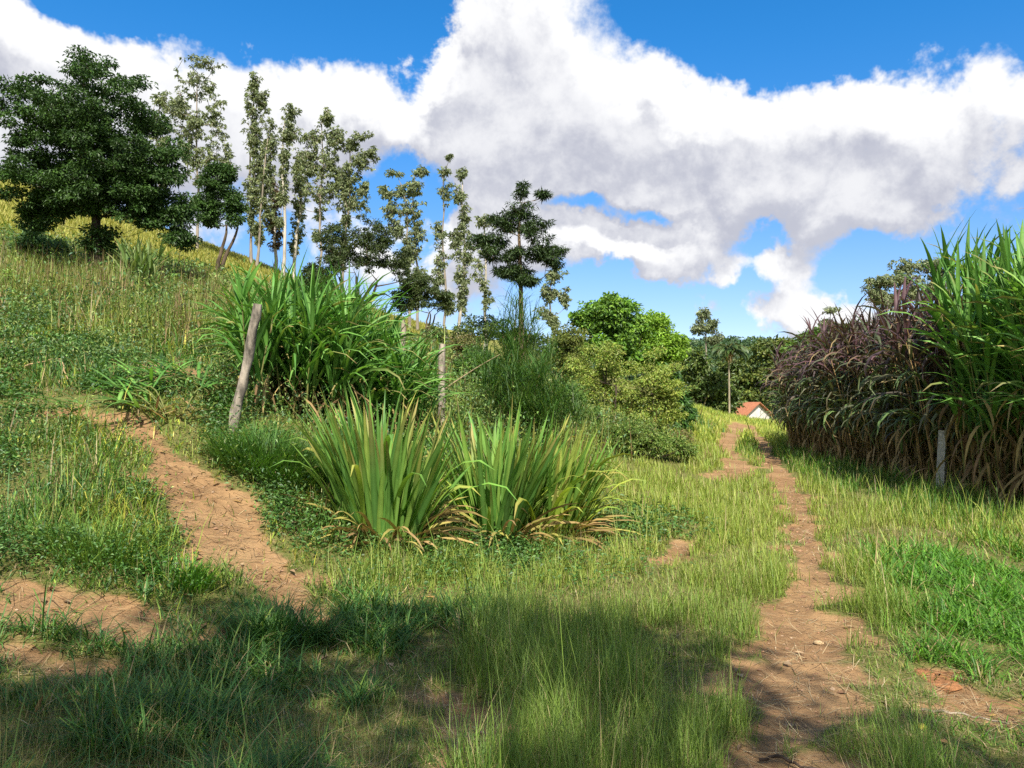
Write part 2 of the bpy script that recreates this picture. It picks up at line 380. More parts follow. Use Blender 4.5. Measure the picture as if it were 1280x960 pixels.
# ground
m_ground, n = new_mat('soil_and_turf')
tcn = n.n('ShaderNodeTexCoord'); ob = tcn.outputs['Object']
da = n.n('ShaderNodeAttribute', attribute_name='col'); sp = n.n('ShaderNodeSeparateColor'); n.set(sp.inputs[0], da.outputs['Color'])
big = n.noise(ob, .9, 5, .6); mid = n.noise(ob, 7, 6, .65); fin = n.noise(ob, 45, 5, .7); grit = n.noise(ob, 160, 3, .7)
soil = n.mix(n.ramp(mid, .3, .7), (.18, .105, .052, 1), (.33, .195, .092, 1))
soil = n.mix(n.m('MULTIPLY', n.ramp(big, .42, .7), .6), soil, (.40, .26, .13, 1))
soil = n.mix(n.ramp(fin, .56, .74), soil, (.15, .075, .04, 1))
soil = n.mix(n.m('MULTIPLY', n.ramp(grit, .58, .75), .5), soil, (.5, .33, .2, 1))
turf = n.mix(n.ramp(mid, .3, .7), (.07, .10, .022, 1), (.16, .165, .05, 1))
turf = n.mix(n.m('MULTIPLY', n.ramp(fin, .42, .62), .75), turf, (.19, .155, .06, 1))
past = n.mix(n.ramp(n.noise(ob, .55, 7, .7), .35, .66), (.17, .18, .03, 1), (.36, .33, .085, 1))
past = n.mix(n.ramp(n.noise(ob, 2.2, 6, .7), .5, .72), past, (.16, .19, .04, 1))
wood_ = n.mix(n.ramp(n.noise(ob, .09, 6, .7), .35, .65), (.02, .05, .018, 1), (.07, .10, .03, 1))
c = n.mix(sp.outputs[1], turf, past); c = n.mix(sp.outputs[2], c, wood_)
msk = n.ramp(n.m('ADD', sp.outputs[0], n.m('MULTIPLY', n.m('SUBTRACT', mid, .5), 1.1)), .22, .6)
c = n.mix(msk, c, soil)
p = n.n('ShaderNodeBsdfPrincipled'); n.set(p.inputs['Base Color'], c); p.inputs['Roughness'].default_value = .95; p.inputs['Specular IOR Level'].default_value = .1
hgt = n.m('ADD', n.m('ADD', n.m('MULTIPLY', mid, .6), n.m('MULTIPLY', fin, .3)), n.m('MULTIPLY', grit, .12))
b = n.n('ShaderNodeBump'); b.inputs['Strength'].default_value = .8; b.inputs['Distance'].default_value = .06; n.set(b.inputs['Height'], hgt)
n.L.new(b.outputs[0], p.inputs['Normal']); finish(n, p.outputs[0])

# ------------------------------------------------------------------ ground sheet
s = np.linspace(-1, 1, 521)
gx = 3.0 * np.sinh(s * 6.9) / 1.0; gy = 6 + 3.4 * np.sinh(s * 6.8)
gx = gx + 1.0
XX, YY = np.meshgrid(gx, gy); ZZ = H(XX, YY); DD = dirt(XX, YY)
mb = MB(); idx = np.arange(XX.size).reshape(XX.shape)
dcam = np.hypot(XX, YY)
pasture = sstep(YY - .25 * XX, 33, 42) * (1 - sstep(XX, -8, 4)) * (1 - sstep(YY, 140, 200))
pasture = np.maximum(pasture, (1 - sstep(np.abs(XX - .31 * YY), 3, 6)) * sstep(YY, 20, 30) * (1 - sstep(YY, 80, 90)))
forest = np.maximum(sstep(YY, 150, 230), sstep(np.abs(XX), 140, 220))
mb.add(np.stack([XX, YY, ZZ], -1).reshape(-1, 3), np.stack([idx[:-1, :-1], idx[:-1, 1:], idx[1:, 1:], idx[1:, :-1]], -1).reshape(-1, 4),
       np.stack([DD, pasture, forest], -1).reshape(-1, 3))
go_ = part('ground', mb, m_ground); tag(go_, 'rough ground with two reddish dirt wheel ruts and a grassy bank', 'ground', kind='structure')

# ------------------------------------------------------------------ grass
G_YEL = [(.40, .42, .075), (.33, .41, .06), (.47, .45, .13), (.25, .36, .05)]
G_MID = [(.13, .24, .04), (.19, .30, .05), (.09, .18, .03)]
G_LUSH = [(.09, .23, .025), (.14, .30, .03), (.065, .17, .02)]
G_DARK = [(.05, .13, .028), (.075, .16, .03), (.038, .10, .022)]
G_DRY = [(.36, .28, .13), (.30, .22, .10), (.42, .34, .17)]
def polar(n, amin, amax, dmin, dmax, pw):
    """random ground spots inside a wedge around the viewpoint; thinner farther away"""
    a = np.radians(RNG.uniform(amin, amax, n)); q = RNG.random(n)
    if pw == 0: d_ = dmin * (dmax / dmin) ** q
    else: d_ = (dmin ** pw + (dmax ** pw - dmin ** pw) * q) ** (1 / pw)
    return d_ * np.tan(a), d_
def on_ground(x, y, keep):
    x, y = x[keep], y[keep]; return np.stack([x, y, H(x, y) - .015], -1), x, y
BANKH = lambda x, y: sstep(H0(x, y), .12, .45)

def lawn():
    mb = MB()
    x, y = polar(400000, -37, 37, 2.6, 34, .45)
    D = dirt(x, y); cl = fbm(x, y, .55, 31); cl2 = fbm(x, y, 1.6, 33); bk = BANKH(x, y)
    rt = 1 - sstep(np.abs(x - .31 * y), .0, 1.1)
    keep = (RNG.random(len(x)) > sstep(D, .08, .6) * (.975 + .02 * (x > .5))) & (RNG.random(len(x)) > (1 - sstep(cl, .40, .54)) * .82) & (RNG.random(len(x)) > bk * .93)
    P, x, y = on_ground(x, y, keep); cl, cl2 = cl[keep], cl2[keep]; N = len(P); dist = y
    lush_r = sstep(x - .36 * y + (cl2 - .5) * 1.2, .25, .9) * (1 - sstep(y, 7.5, 10.5)) * sstep(x, 1.6, 2.1)
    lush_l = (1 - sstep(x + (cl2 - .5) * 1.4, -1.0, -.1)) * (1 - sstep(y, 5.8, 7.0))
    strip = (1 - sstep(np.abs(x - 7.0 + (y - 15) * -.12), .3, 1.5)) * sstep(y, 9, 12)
    past_shade = sstep(y, 5, 8.5)  # greener nearby, yellower beyond: the foreground shade is put into the blade colour
    col = pick(G_MID, N) * (1 - .2 - past_shade[:, None] * .45) + pick(G_YEL, N) * (.2 + past_shade[:, None] * .45)
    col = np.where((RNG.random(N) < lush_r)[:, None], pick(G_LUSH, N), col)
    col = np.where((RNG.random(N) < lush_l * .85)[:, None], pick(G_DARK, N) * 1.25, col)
    col = np.where((RNG.random(N) < strip * .8)[:, None], pick(G_LUSH, N) * .8, col)
    col = np.where((RNG.random(N) < .07)[:, None], pick(G_DRY, N), col)
    big = np.maximum(lush_r, lush_l)
    L = (.07 + .16 * sstep(cl, .35, .65)) * np.exp(RNG.normal(0, .38, N)) * (1 + .25 * strip) * (1 - .5 * sstep(dirt(x, y), .03, .4)) * (1 + .18 * (1 - sstep(y, 4.5, 7.0)))
    L = L * np.where((big > .5), .85, 1.0)
    near = np.clip(dist / 5.0, .7, 5)
    Wd = (.0030 + .0020 * RNG.random(N) + .0048 * big) * near
    lean = np.abs(RNG.normal(.15, .25, N)) + .35 * big; bend = np.abs(RNG.normal(.6, .45, N)) + .5 * big
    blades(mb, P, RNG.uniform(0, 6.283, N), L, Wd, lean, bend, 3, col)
    # short thatch between the tufts
    x, y = polar(170000, -37, 37, 2.6, 11, .4); D = dirt(x, y); bk = BANKH(x, y)
    keep = (RNG.random(len(x)) > sstep(D, .05, .45) * .985) & (RNG.random(len(x)) > bk * .6)
    P, x, y = on_ground(x, y, keep); N = len(P); near = np.clip(y / 5.0, .7, 3)
    col = np.where((RNG.random(N) < .35)[:, None], pick(G_DRY, N) * .7, np.where((RNG.random(N) < .4)[:, None], pick(G_YEL, N) * .8, pick(G_MID, N)))
    blades(mb, P, RNG.uniform(0, 6.283, N), RNG.uniform(.035, .10, N), RNG.uniform(.003, .006, N) * near, RNG.uniform(.3, 1.45, N), RNG.normal(.3, .4, N), 2, col)
    # taller thin seed stems
    x, y = polar(26000, -37, 37, 3.0, 30, .4); D = dirt(x, y); bk = BANKH(x, y); cl = fbm(x, y, .9, 37)
    keep = (D < .2) & (bk < .5) & (RNG.random(len(x)) < sstep(cl, .42, .62)) & ((x < .36 * y) | (y > 8))
    P, x, y = on_ground(x, y, keep); N = len(P); near = np.clip(y / 5, .8, 4)
    col = pick([(.30, .30, .10), (.24, .24, .10), (.34, .27, .12)], N)
    blades(mb, P, RNG.uniform(0, 6.28, N), RNG.uniform(.18, .36, N), .0020 * near, RNG.uniform(0, .3, N), RNG.uniform(.1, .6, N), 3, col, shape='x')
    o = part('lawn_grass', mb, M_GRASS, smooth=False); tag(o, 'thin yellowish green meadow grass around the wheel ruts', 'grass', kind='stuff')
lawn()

def bank_grass():
    mb = MB()
    x, y = polar(260000, -42, 32, 4.2, 44, .35)
    D = dirt(x, y); bk = BANKH(x, y); cl = fbm(x, y, .9, 41); cl2 = fbm(x, y, 3.0, 43)
    keep = (RNG.random(len(x)) > sstep(D, .1, .5) * .97) & (RNG.random(len(x)) < bk) & (RNG.random(len(x)) > (1 - sstep(cl, .34, .52)) * .75)
    P, x, y = on_ground(x, y, keep); N = len(P); cl, cl2 = cl[keep], cl2[keep]
    near = np.clip(y / 5, .8, 7)
    ctr = sstep(x - .02 * y, -2.2, -.6) * (1 - sstep(y, 30, 40))                                  # towards the dark green bank above the road
    L = (.08 + .20 * sstep(cl, .45, .7)) * np.exp(RNG.normal(0, .38, N)) * (1 + sstep(y, 12, 30) * .9)
    col = np.where((RNG.random(N) < .3)[:, None], pick(G_YEL, N, .2), pick(G_MID, N, .22)); dk = pick(G_DARK, N, .2)
    col = np.where((RNG.random(N) < np.maximum(sstep(cl2, .45, .6) * .7, ctr * .85))[:, None], dk * 1.15, col)
    dry = sstep(cl2 + (fbm(x, y, .5, 47) - .5) * .5, .5, .68) * .10 + .10 + sstep(y, 13, 20) * (1 - ctr) * .12
    pn = fbm(x, y, .8, 71)[:, None]; col = col * np.where(pn > .5, [1.25, 1.12, .9], [.85, .95, 1.05]) * (.75 + .5 * fbm(x, y, .45, 73)[:, None])
    isd = RNG.random(N) < dry * (1 - .75 * ctr); col = np.where(isd[:, None], pick(G_DRY, N) * .85, col)
    col = np.where((~isd & (RNG.random(N) < .25 * sstep(y, 12, 20)))[:, None], pick(G_YEL, N) * .8, col)
    Wd = (.004 + .005 * RNG.random(N)) * near
    blades(mb, P, RNG.uniform(0, 6.283, N), L, Wd, np.abs(RNG.normal(.25, .3, N)), np.abs(RNG.normal(.8, .5, N)), 3, col)
    o = part('bank_grass', mb, M_GRASS, smooth=False); tag(o, 'mixed green and straw grass covering the sloping bank', 'grass', kind='stuff')
bank_grass()

def tall_weeds():
    mb = MB()
    x, y = polar(115000, -40, 12, 12, 36, .5); bk = BANKH(x, y); cl = fbm(x, y, 2.2, 51); fin = fbm(x, y, .7, 53)
    dens = bk * (.15 + .85 * sstep(cl, .42, .58)) * sstep(y + x * .25, 11, 15) * (1 - sstep(y - x * .35, 38, 44))
    dens = dens * (1 - .7 * sstep(x, -2.5, -.8))
    keep = (RNG.random(len(x)) < dens) & (dirt(x, y) < .15)
    P, x, y = on_ground(x, y, keep); N = len(P); fin = fin[keep]
    col = pick([(.20, .27, .05), (.30, .32, .08), (.13, .21, .04)], N, .30)
    col = np.where((RNG.random(N) < .22 + .35 * sstep(fin, .5, .7))[:, None], pick([(.34, .26, .12), (.27, .19, .09), (.20, .13, .07)], N), col)
    blades(mb, P, RNG.uniform(0, 6.28, N), RNG.uniform(.4, 1.15, N) * (.45 + 1.2 * fin), .0032 * y * RNG.uniform(.4, .9, N) * .45, np.abs(RNG.normal(.1, .18, N)), np.abs(RNG.normal(.5, .5, N)), 3, col)
    o = part('tall_weeds', mb, M_GRASS, smooth=False); tag(o, 'waist high green and tan weeds on the upper bank', 'weeds', kind='stuff')
    mb = MB()                                                       # broad leaved weeds
    x, y = polar(90000, -41, 12, 6, 38, .5); cl = fbm(x, y, 1.3, 57); keep = (RNG.random(len(x)) < BANKH(x, y) * sstep(cl, .42, .58) * (.35 + .65 * sstep(y, 9, 14))) & (dirt(x, y) < .1)
    P, x, y = on_ground(x, y, keep); P = np.repeat(P, 5, 0); N = len(P); y = np.repeat(y, 5)
    P = P + np.stack([RNG.normal(0, .12, N), RNG.normal(0, .12, N), np.abs(RNG.normal(.04, .035 * np.clip(y, 5, 16), N)) * .75], -1)
    leaves(mb, P, rdir(N) + [0, 0, .2], rdir(N) * .6 + [0, 0, 1], .0062 * y * RNG.uniform(.5, 1.2, N), .0034 * y * RNG.uniform(.5, 1, N), pick([(.10, .20, .04), (.17, .27, .06), (.07, .14, .03), (.24, .28, .07), (.11, .19, .09)], N, .12) * np.repeat(np.exp(RNG.normal(0, .25, (N // 5, 1))) * (1 + (fbm(P[::5, 0], P[::5, 1], 1.1, 91) - .5)[:, None] * [1.2, .6, .2]), 5, 0))
    o = part('broadleaf_weeds', mb, M_LEAF, smooth=False); tag(o, 'bushy broad leaved weeds among the tall bank grass', 'weeds', kind='stuff')
tall_weeds()

def pasture_grass():
    mb = MB()
    x, y = polar(90000, -40, -6, 36, 84, 1.0); keep = np.ones(len(x), bool); P, x, y = on_ground(x, y, keep); N = len(P)
    col = pick([(.30, .29, .06), (.38, .34, .09), (.20, .24, .04)], N, .2)
    blades(mb, P, RNG.uniform(0, 6.28, N), RNG.uniform(.2, .5, N), RNG.uniform(.03, .07, N), np.abs(RNG.normal(.2, .2, N)), np.abs(RNG.normal(.6, .4, N)), 2, col)
    x, y = polar(42000, 8, 24, 30, 78, .8); keep = (dirt(x, y) < .25) & (np.abs(x - .31 * y) < 7); P, x, y = on_ground(x, y, keep); N = len(P)
    blades(mb, P, RNG.uniform(0, 6.28, N), RNG.uniform(.15, .42, N), RNG.uniform(.02, .05, N), np.abs(RNG.normal(.2, .2, N)), np.abs(RNG.normal(.6, .4, N)), 2, pick(G_YEL + [(.13, .22, .03)], N, .2))
    o = part('pasture_grass', mb, M_GRASS, smooth=False); tag(o, 'short sunlit yellow pasture grass on the hillside and far verge', 'grass', kind='stuff')
pasture_grass()

def pebbles():
    mb = MB(); x, y = polar(26000, -38, 37, 2.9, 22, .4); D = dirt(x, y); keep = RNG.random(len(x)) < D * .6
    P, x, y = on_ground(x, y, keep); N = len(P); r_ = RNG.uniform(.004, .012, N) * np.where(RNG.random(N) < .04, 2.4, 1) * np.clip(y / 6, .8, 2)
    o6 = np.array([[1, 0, .1], [0, 1, 0], [-1, 0, .1], [0, -1, 0], [0, 0, .8], [0, 0, -.6]]); V = P[:, None] + (o6[None] * RNG.uniform(.6, 1.2, (N, 6, 3))) * r_[:, None, None] + [0, 0, .018]
    f = np.array([[0, 1, 4, 4], [1, 2, 4, 4], [2, 3, 4, 4], [3, 0, 4, 4], [1, 0, 5, 5], [2, 1, 5, 5], [3, 2, 5, 5], [0, 3, 5, 5]])[:, [0, 1, 2, 2]]
    c = pick([(.34, .20, .12), (.24, .13, .08), (.42, .30, .20)], N, .2); V = V[:, f[:, [0, 1, 2]]].reshape(-1, 3, 3); V = np.concatenate([V, (V[:, :1] + V[:, 2:]) / 2], 1)
    mb.add(V.reshape(-1, 3), np.arange(len(V) * 4).reshape(-1, 4), np.repeat(c, 32, 0)); o = part('pebbles', mb, M_CONC, smooth=False); tag(o, 'soil crumbs and small pebbles lying on the bare dirt', 'pebbles', kind='stuff')
pebbles()

def ground_cover():
    mb = MB()
    x, y = polar(60000, -40, 20, 4.5, 14, .5); cl = fbm(x, y, .7, 61)
    fx, fy = ground_at(480, 690); foot = np.exp(-(((x - fx - .4) / 1.3) ** 2 + ((y - fy - .5) / 1.0) ** 2))
    foot = np.maximum(foot, np.exp(-(((x - .7) / 1.2) ** 2 + ((y - 10.2) / .9) ** 2)))
    keep = (RNG.random(len(x)) < np.maximum(BANKH(x, y) * sstep(cl, .5, .66) * .8, foot)) & (dirt(x, y) < .25)
    P, x, y = on_ground(x, y, keep); k = 4; P = np.repeat(P, k, 0); N = len(P); y = np.repeat(y, k)
    P = P + np.stack([RNG.normal(0, .05, N), RNG.normal(0, .05, N), RNG.uniform(.02, .22, N)], -1)
    leaves(mb, P, rdir(N) * [1, 1, .3], rdir(N) * .5 + [0, 0, 1], .0075 * y * RNG.uniform(.5, 1.1, N), .0045 * y * RNG.uniform(.5, 1, N), pick([(.05, .13, .025), (.08, .19, .03), (.04, .10, .02), (.11, .21, .05)], N, .2))
    o = part('ground_cover', mb, M_LEAF, smooth=False); tag(o, 'low leafy green ground cover at the foot of the bank', 'ground cover', kind='stuff')
    mb = MB()                                                       # straw, twigs and dead leaves lying on soil
    x, y = polar(60000, -38, 37, 2.9, 16, .4); D = dirt(x, y); bk = BANKH(x, y)
    dark_patch = np.exp(-(((x - 2.55) / .55) ** 2 + ((y - 4.1) / .35) ** 2))
    keep = RNG.random(len(x)) < np.clip(.20 + .30 * bk + .22 * (D > .05) + .8 * (D > .05) * (x < -.8) + dark_patch, 0, 1)
    P, x, y = on_ground(x, y, keep); P[:, 2] += .018; N = len(P)
    col = pick([(.42, .32, .17), (.30, .20, .10), (.20, .12, .07), (.48, .40, .24)], N)
    blades(mb, P, RNG.uniform(0, 6.28, N), RNG.uniform(.05, .26, N), (.0025 + .003 * RNG.random(N)) * np.clip(y / 5, .8, 3), RNG.uniform(1.35, 1.62, N), RNG.normal(0, .2, N), 2, col)
    o = part('straw_litter', mb, M_DRY, smooth=False); tag(o, 'dry straw and stalk bits scattered over bare soil', 'litter', kind='stuff')
    mb = MB()
    x, y = polar(2600, -38, 37, 3.0, 13, .4); D = dirt(x, y); keep = RNG.random(len(x)) < np.clip(.25 * BANKH(x, y) + .5 * (D > .3) * (x < -1) + .10, 0, 1)
    P, x, y = on_ground(x, y, keep); P[:, 2] += .025; N = len(P)
    leaves(mb, P, rdir(N) * [1, 1, .15], rdir(N) * .3 + [0, 0, 1], RNG.uniform(.05, .12, N), RNG.uniform(.02, .045, N), pick([(.26, .15, .08), (.38, .28, .17), (.17, .09, .06), (.40, .25, .08)], N), .1)
    o = part('dead_leaves', mb, M_DRY, smooth=False); tag(o, 'curled brown dead leaves lying on the bare soil', 'litter', kind='stuff')
ground_cover()

# ------------------------------------------------------------------ trees
def build_tree(name, label, cat, u, vb, d_, env, npads, pad_r, nleaf, ll, lw, pal, tr, bark=(.10, .075, .055), bmat=None, lmat=None, flat=.55,
               group=None, trunks=1, lean=0, droop=.3, base=None, trunk_top=None, shell=.45, spread=.12, thin=1.0, updown=0.0, crown_name='crown', scatter=0.0):
    """env: ellipses (u, v, ru, rv) that outline the crown in the photo, at distance d_"""
    b = Vector(base) if base is not None else at(u, vb, d_)
    if base is None: b.z = min(b.z, hz(b.x, b.y)) - .05
    t = thing(name, label, cat, b, group); s = d_ / FPX; B = np.array(b)
    E = []
    for e in env:
        c_ = np.array(at(e[0], e[1], d_)); E.append((c_, e[2] * s, (e[4] if len(e) > 4 else .85) * e[2] * s, e[3] * s))
    area = np.array([e[1] * e[3] for e in E]) ** .75; area /= area.sum()
    pads = []
    for i in range(npads):
        c_, rx, ry, rz = E[RNG.choice(len(E), p=area)] if i >= len(E) else E[i]
        q = rdir(1)[0] * RNG.random() ** shell * (1 + scatter * RNG.random()); k = max(0.0, 1 - pad_r * .7 / max(rx, .01)); kz = max(0.0, 1 - pad_r * .6 * flat / max(rz, .01))
        pads.append((c_ + q * [rx * k, ry * k, rz * kz], min(pad_r, rx * 1.05) * RNG.uniform(.65, 1.15)))
    top = max(p[0][2] for p in pads); wood = MB(); crown = MB()
    cx = np.mean([p[0] for p in pads], 0)
    nodes = []                                                       # (position, radius)
    for k in range(trunks):
        off = rdir(1)[0] * [1, 1, 0] * (tr * 1.2 if trunks > 1 else 0)
        tp = trunk_top if trunk_top is not None else .62
        end = B * (1 - tp) + tp * np.array([cx[0], cx[1], top]); end[:2] = B[:2] + (cx[:2] - B[:2]) * tp
        if trunks > 1: end = end + off * 6 + RNG.normal(0, .25, 3) * [1, 1, 0]
        n_ = 9; pts = []; wob = np.cumsum(RNG.normal(0, spread * .25, (n_, 3)), 0) * [1, 1, .1]; wob -= np.linspace(0, 1, n_)[:, None] * wob[-1] * .5
        for i, q in enumerate(np.linspace(0, 1, n_)):
            pts.append(B + off + (end - B - off) * q + wob[i] * (q > 0))
        r = tr * np.interp(np.linspace(0, 1, n_), [0, .06, .3, 1], [1.45, 1.05, .85, .35])
        tube(wood, pts, r, bark, 8, False, .12)
        for i in range(2, n_): nodes.append((pts[i], r[i]))
    order = sorted(pads, key=lambda p: np.linalg.norm((p[0] - B)))
    for pc, pr in order:
        tgt = pc - [0, 0, pr * flat * .3]; best = None
        for q, (np_, nr) in enumerate(nodes):
            v_ = tgt - np_; cost = np.linalg.norm(v_) + max(0, np_[2] - tgt[2] + .2 * np.linalg.norm(v_[:2])) * 1.2 + (.0 if nr > .012 else .6)
            if best is None or cost < best[0]: best = (cost, q)
        np_, nr = nodes[best[1]]; ln = np.linalg.norm(tgt - np_)
        r0 = max(.010 * d_ / 25, min(nr * .75, .05 * tr + .055 * ln * (tr / .25) ** .5)); n_ = 5; pts = []
        ctrl = (np_ + tgt) * .5 + np.array([0, 0, -.10 * ln]) + RNG.normal(0, .05 * ln, 3)
        for q in np.linspace(0, 1, n_): pts.append(np_ * (1 - q) ** 2 + 2 * ctrl * q * (1 - q) + tgt * q * q)
        rr = np.linspace(r0, max(r0 * .35, .006 * d_ / 25), n_); tube(wood, pts, rr, bark, 5, False)
        for i in (2, 3, 4): nodes.append((pts[i], rr[i]))
        nl = max(6, int(nleaf * (pr / pad_r) ** 2 * RNG.uniform(.7, 1.3) * thin))
        q = rdir(nl) * (RNG.random((nl, 1)) ** .45); 
        sub = rdir(max(3, nl // 14)) * .75; q = q * .45 + sub[RNG.integers(0, len(sub), nl)] * .7            # lumps inside a pad
        q[:, 2] = q[:, 2] + updown * np.hypot(q[:, 0], q[:, 1])
        P = pc + q * [pr, pr, pr * flat]
        ax = norm(q * [1, 1, .3] + rdir(nl) * .6) + [0, 0, -droop]; nn = rdir(nl) * (.55 + droop * 1.2) + [0, 0, 1.0 - min(droop, .9)]
        cl = pick(pal, nl, .16) * math.exp(RNG.normal(0, .12))
        leaves(crown, P, ax, nn, ll * RNG.uniform(.6, 1.2, nl), lw * RNG.uniform(.6, 1.2, nl), cl)
    part('trunk', wood, bmat or M_BARK, t); part(crown_name, crown, lmat or M_LEAF, t, smooth=False)
    return t

P_DARK = [(.028, .066, .014), (.045, .095, .019), (.065, .13, .024), (.035, .076, .016)]
P_EUC = [(.15, .19, .085), (.22, .26, .12), (.11, .15, .07), (.28, .31, .16)]
P_LIME = [(.21, .36, .035), (.27, .42, .045), (.14, .27, .03)]
P_GREEN = [(.09, .20, .028), (.14, .27, .035), (.065, .14, .022)]
P_OLIVE = [(.15, .18, .035), (.20, .22, .045), (.10, .14, .028)]
P_FOR = [(.065, .12, .028), (.11, .17, .035), (.045, .08, .02), (.16, .20, .045)]

# the wide dark tree on the bank
build_tree('shade_tree', 'broad dark green shade tree, its wide layered crown spreading low over the bank', 'tree', 120, 378, 24,
           [(115, 130, 95, 52), (105, 180, 100, 70), (130, 240, 75, 40), (30, 160, 70, 62), (60, 220, 75, 45), (150, 190, 85, 60), (205, 230, 48, 62), (222, 290, 28, 45), (90, 245, 60, 30), (125, 300, 26, 22), (50, 265, 36, 22), (180, 270, 45, 18)],
           430, .46, 240, .125, .06, P_DARK, .27, (.055, .042, .032), lmat=M_DARKLEAF, flat=.5, trunk_top=.42, shell=.4, droop=.25, scatter=.22)
build_tree('dark_tree', 'small dark tree with two bare stems on the pasture just right of the shade tree', 'tree', 264, 333, 40,
           [(272, 228, 28, 28), (262, 262, 20, 26), (292, 258, 16, 28), (280, 215, 20, 15)], 110, .48, 170, .16, .08, P_DARK, .14, (.12, .09, .06), lmat=M_DARKLEAF, trunks=2, trunk_top=.5)

# eucalyptus row on the hill crest
EUC = [  # u, vbase, distance, crown ellipses, leaves per pad, label
    (246, 300, 62, [(252, 78, 19, 7), (238, 105, 18, 16), (262, 112, 8, 8), (225, 135, 14, 18), (245, 150, 20, 25), (268, 150, 12, 28), (235, 190, 16, 25), (284, 195, 8, 20), (255, 200, 20, 20)], 64, 'tallest eucalyptus on the crest, flat topped, rising behind the shade tree'),
    (203, 300, 72, [(203, 125, 11, 10), (200, 160, 14, 20), (206, 195, 12, 25)], 22, 'pale thin eucalyptus mostly hidden behind the shade tree crown'),
    (314, 320, 70, [(318, 105, 7, 14), (321, 130, 13, 16), (318, 165, 13, 22), (323, 205, 13, 25), (318, 245, 13, 22)], 52, 'narrow eucalyptus with an unbroken leafy column, first right of the small dark tree'),
    (321, 318, 69, [(338, 180, 9, 22), (334, 220, 11, 25), (332, 260, 10, 22)], 26, 'slender eucalyptus leaning against the leafy column eucalyptus'),
    (353, 332, 68, [(364, 142, 9, 10), (362, 165, 11, 16), (358, 195, 10, 18), (372, 205, 6, 18), (355, 225, 7, 14)], 34, 'eucalyptus with a long bare white trunk and narrow crown'),
    (344, 326, 74, [(341, 275, 8, 16), (346, 250, 7, 16), (340, 235, 6, 10)], 14, 'short reddish leaved young eucalyptus among the white trunks'),
    (367, 336, 72, [(376, 235, 9, 20), (372, 270, 9, 22), (378, 200, 6, 12)], 22, 'thin eucalyptus with drooping leaf tufts beside the bare white trunk'),
    (398, 345, 66, [(408, 146, 10, 10), (395, 175, 14, 14), (420, 172, 12, 12), (388, 205, 12, 18), (410, 205, 16, 20), (400, 240, 20, 20), (425, 230, 12, 20)], 58, 'large open crowned eucalyptus left of the umbrella topped one'),
    (430, 350, 66, [(450, 170, 13, 5), (440, 182, 9, 8), (462, 192, 9, 8), (448, 205, 14, 10), (435, 225, 12, 16), (455, 235, 8, 14), (440, 255, 16, 14)], 44, 'eucalyptus topped by a small umbrella shaped tuft'),
    (512, 372, 60, [(493, 217, 9, 4), (484, 240, 10, 9), (500, 238, 6, 9), (490, 262, 12, 12), (496, 285, 9, 12)], 24, 'sparse eucalyptus with a tilted umbrella tuft over the bushy tree'),
    (522, 385, 60, [(526, 215, 9, 6), (518, 235, 12, 12), (514, 262, 14, 16), (522, 290, 10, 16), (512, 320, 12, 18), (524, 345, 8, 14)], 40, 'upright eucalyptus with grey leaves just right of the bushy tree'),
    (560, 405, 56, [(563, 196, 5, 4), (556, 215, 7, 7), (560, 240, 11, 12), (550, 290, 9, 12), (552, 325, 8, 18), (548, 355, 9, 16)], 26, 'slim eucalyptus with the highest tuft of the sparse pair'),
    (574, 405, 58, [(577, 217, 6, 8), (574, 245, 9, 10), (580, 275, 9, 18), (570, 300, 8, 18), (584, 320, 10, 18), (578, 350, 10, 18)], 34, 'white trunked eucalyptus of the sparse pair, crown full to the base'),
    (606, 405, 62, [(606, 275, 12, 10), (604, 310, 9, 14), (600, 340, 8, 14)], 14, 'white trunked eucalyptus half hidden behind the tiered dark tree'),
    (690, 412, 62, [(694, 345, 13, 9), (688, 365, 12, 12), (706, 372, 5, 12), (684, 392, 12, 9)], 26, 'low grey green eucalyptus right of the tiered dark tree'),
    (880, 470, 95, [(880, 392, 9, 7), (876, 408, 10, 8), (890, 405, 7, 9), (893, 422, 9, 6)], 20, 'lone thin eucalyptus standing above the valley trees'),
    (1102, 440, 46, [(1102, 352, 15, 9), (1096, 368, 12, 10), (1110, 375, 14, 10)], 26, 'eucalyptus crown showing above the purple grass, the left one of three'),
    (1134, 440, 47, [(1134, 332, 16, 9), (1130, 350, 18, 8), (1138, 365, 16, 10)], 26, 'eucalyptus crown showing above the purple grass, the middle one of three'),
    (1172, 440, 47, [(1168, 330, 18, 9), (1178, 345, 14, 12), (1165, 360, 14, 10)], 26, 'eucalyptus crown showing behind the green cane, the right one of three'),
    (1040, 450, 75, [(1040, 387, 11, 5), (1034, 402, 9, 6), (1046, 408, 8, 7)], 14, 'small umbrella crowned eucalyptus far off left of the purple grass'),
]
for k, (u, vb, d_, env, npd, lab) in enumerate(EUC):
    white = 'white' in lab
    top_e = env[0]; low = max(e[1] + e[3] for e in env)
    if d_ < 80 and d_ > 50: env = env + [(u + RNG.normal(0, 3), low + q * (vb - low) * .8, 6, 10) for q in (.1, .5)]
    build_tree('eucalyptus', lab, 'eucalyptus', u, vb, d_, env, int(npd * 6.5), .27 * d_ / 62, 25, .0046 * d_, .0020 * d_, [(.16, .09, .04), (.10, .09, .04)] if 'reddish' in lab else P_EUC,
               .0019 * d_ * (1.2 if white else .9), (.50, .46, .40) if white else (.30, .26, .21), M_EUC, M_LEAF, flat=1.15, group='eucalyptus trees', trunk_top=.93, shell=.5, droop=.9, spread=.45, scatter=1.0)

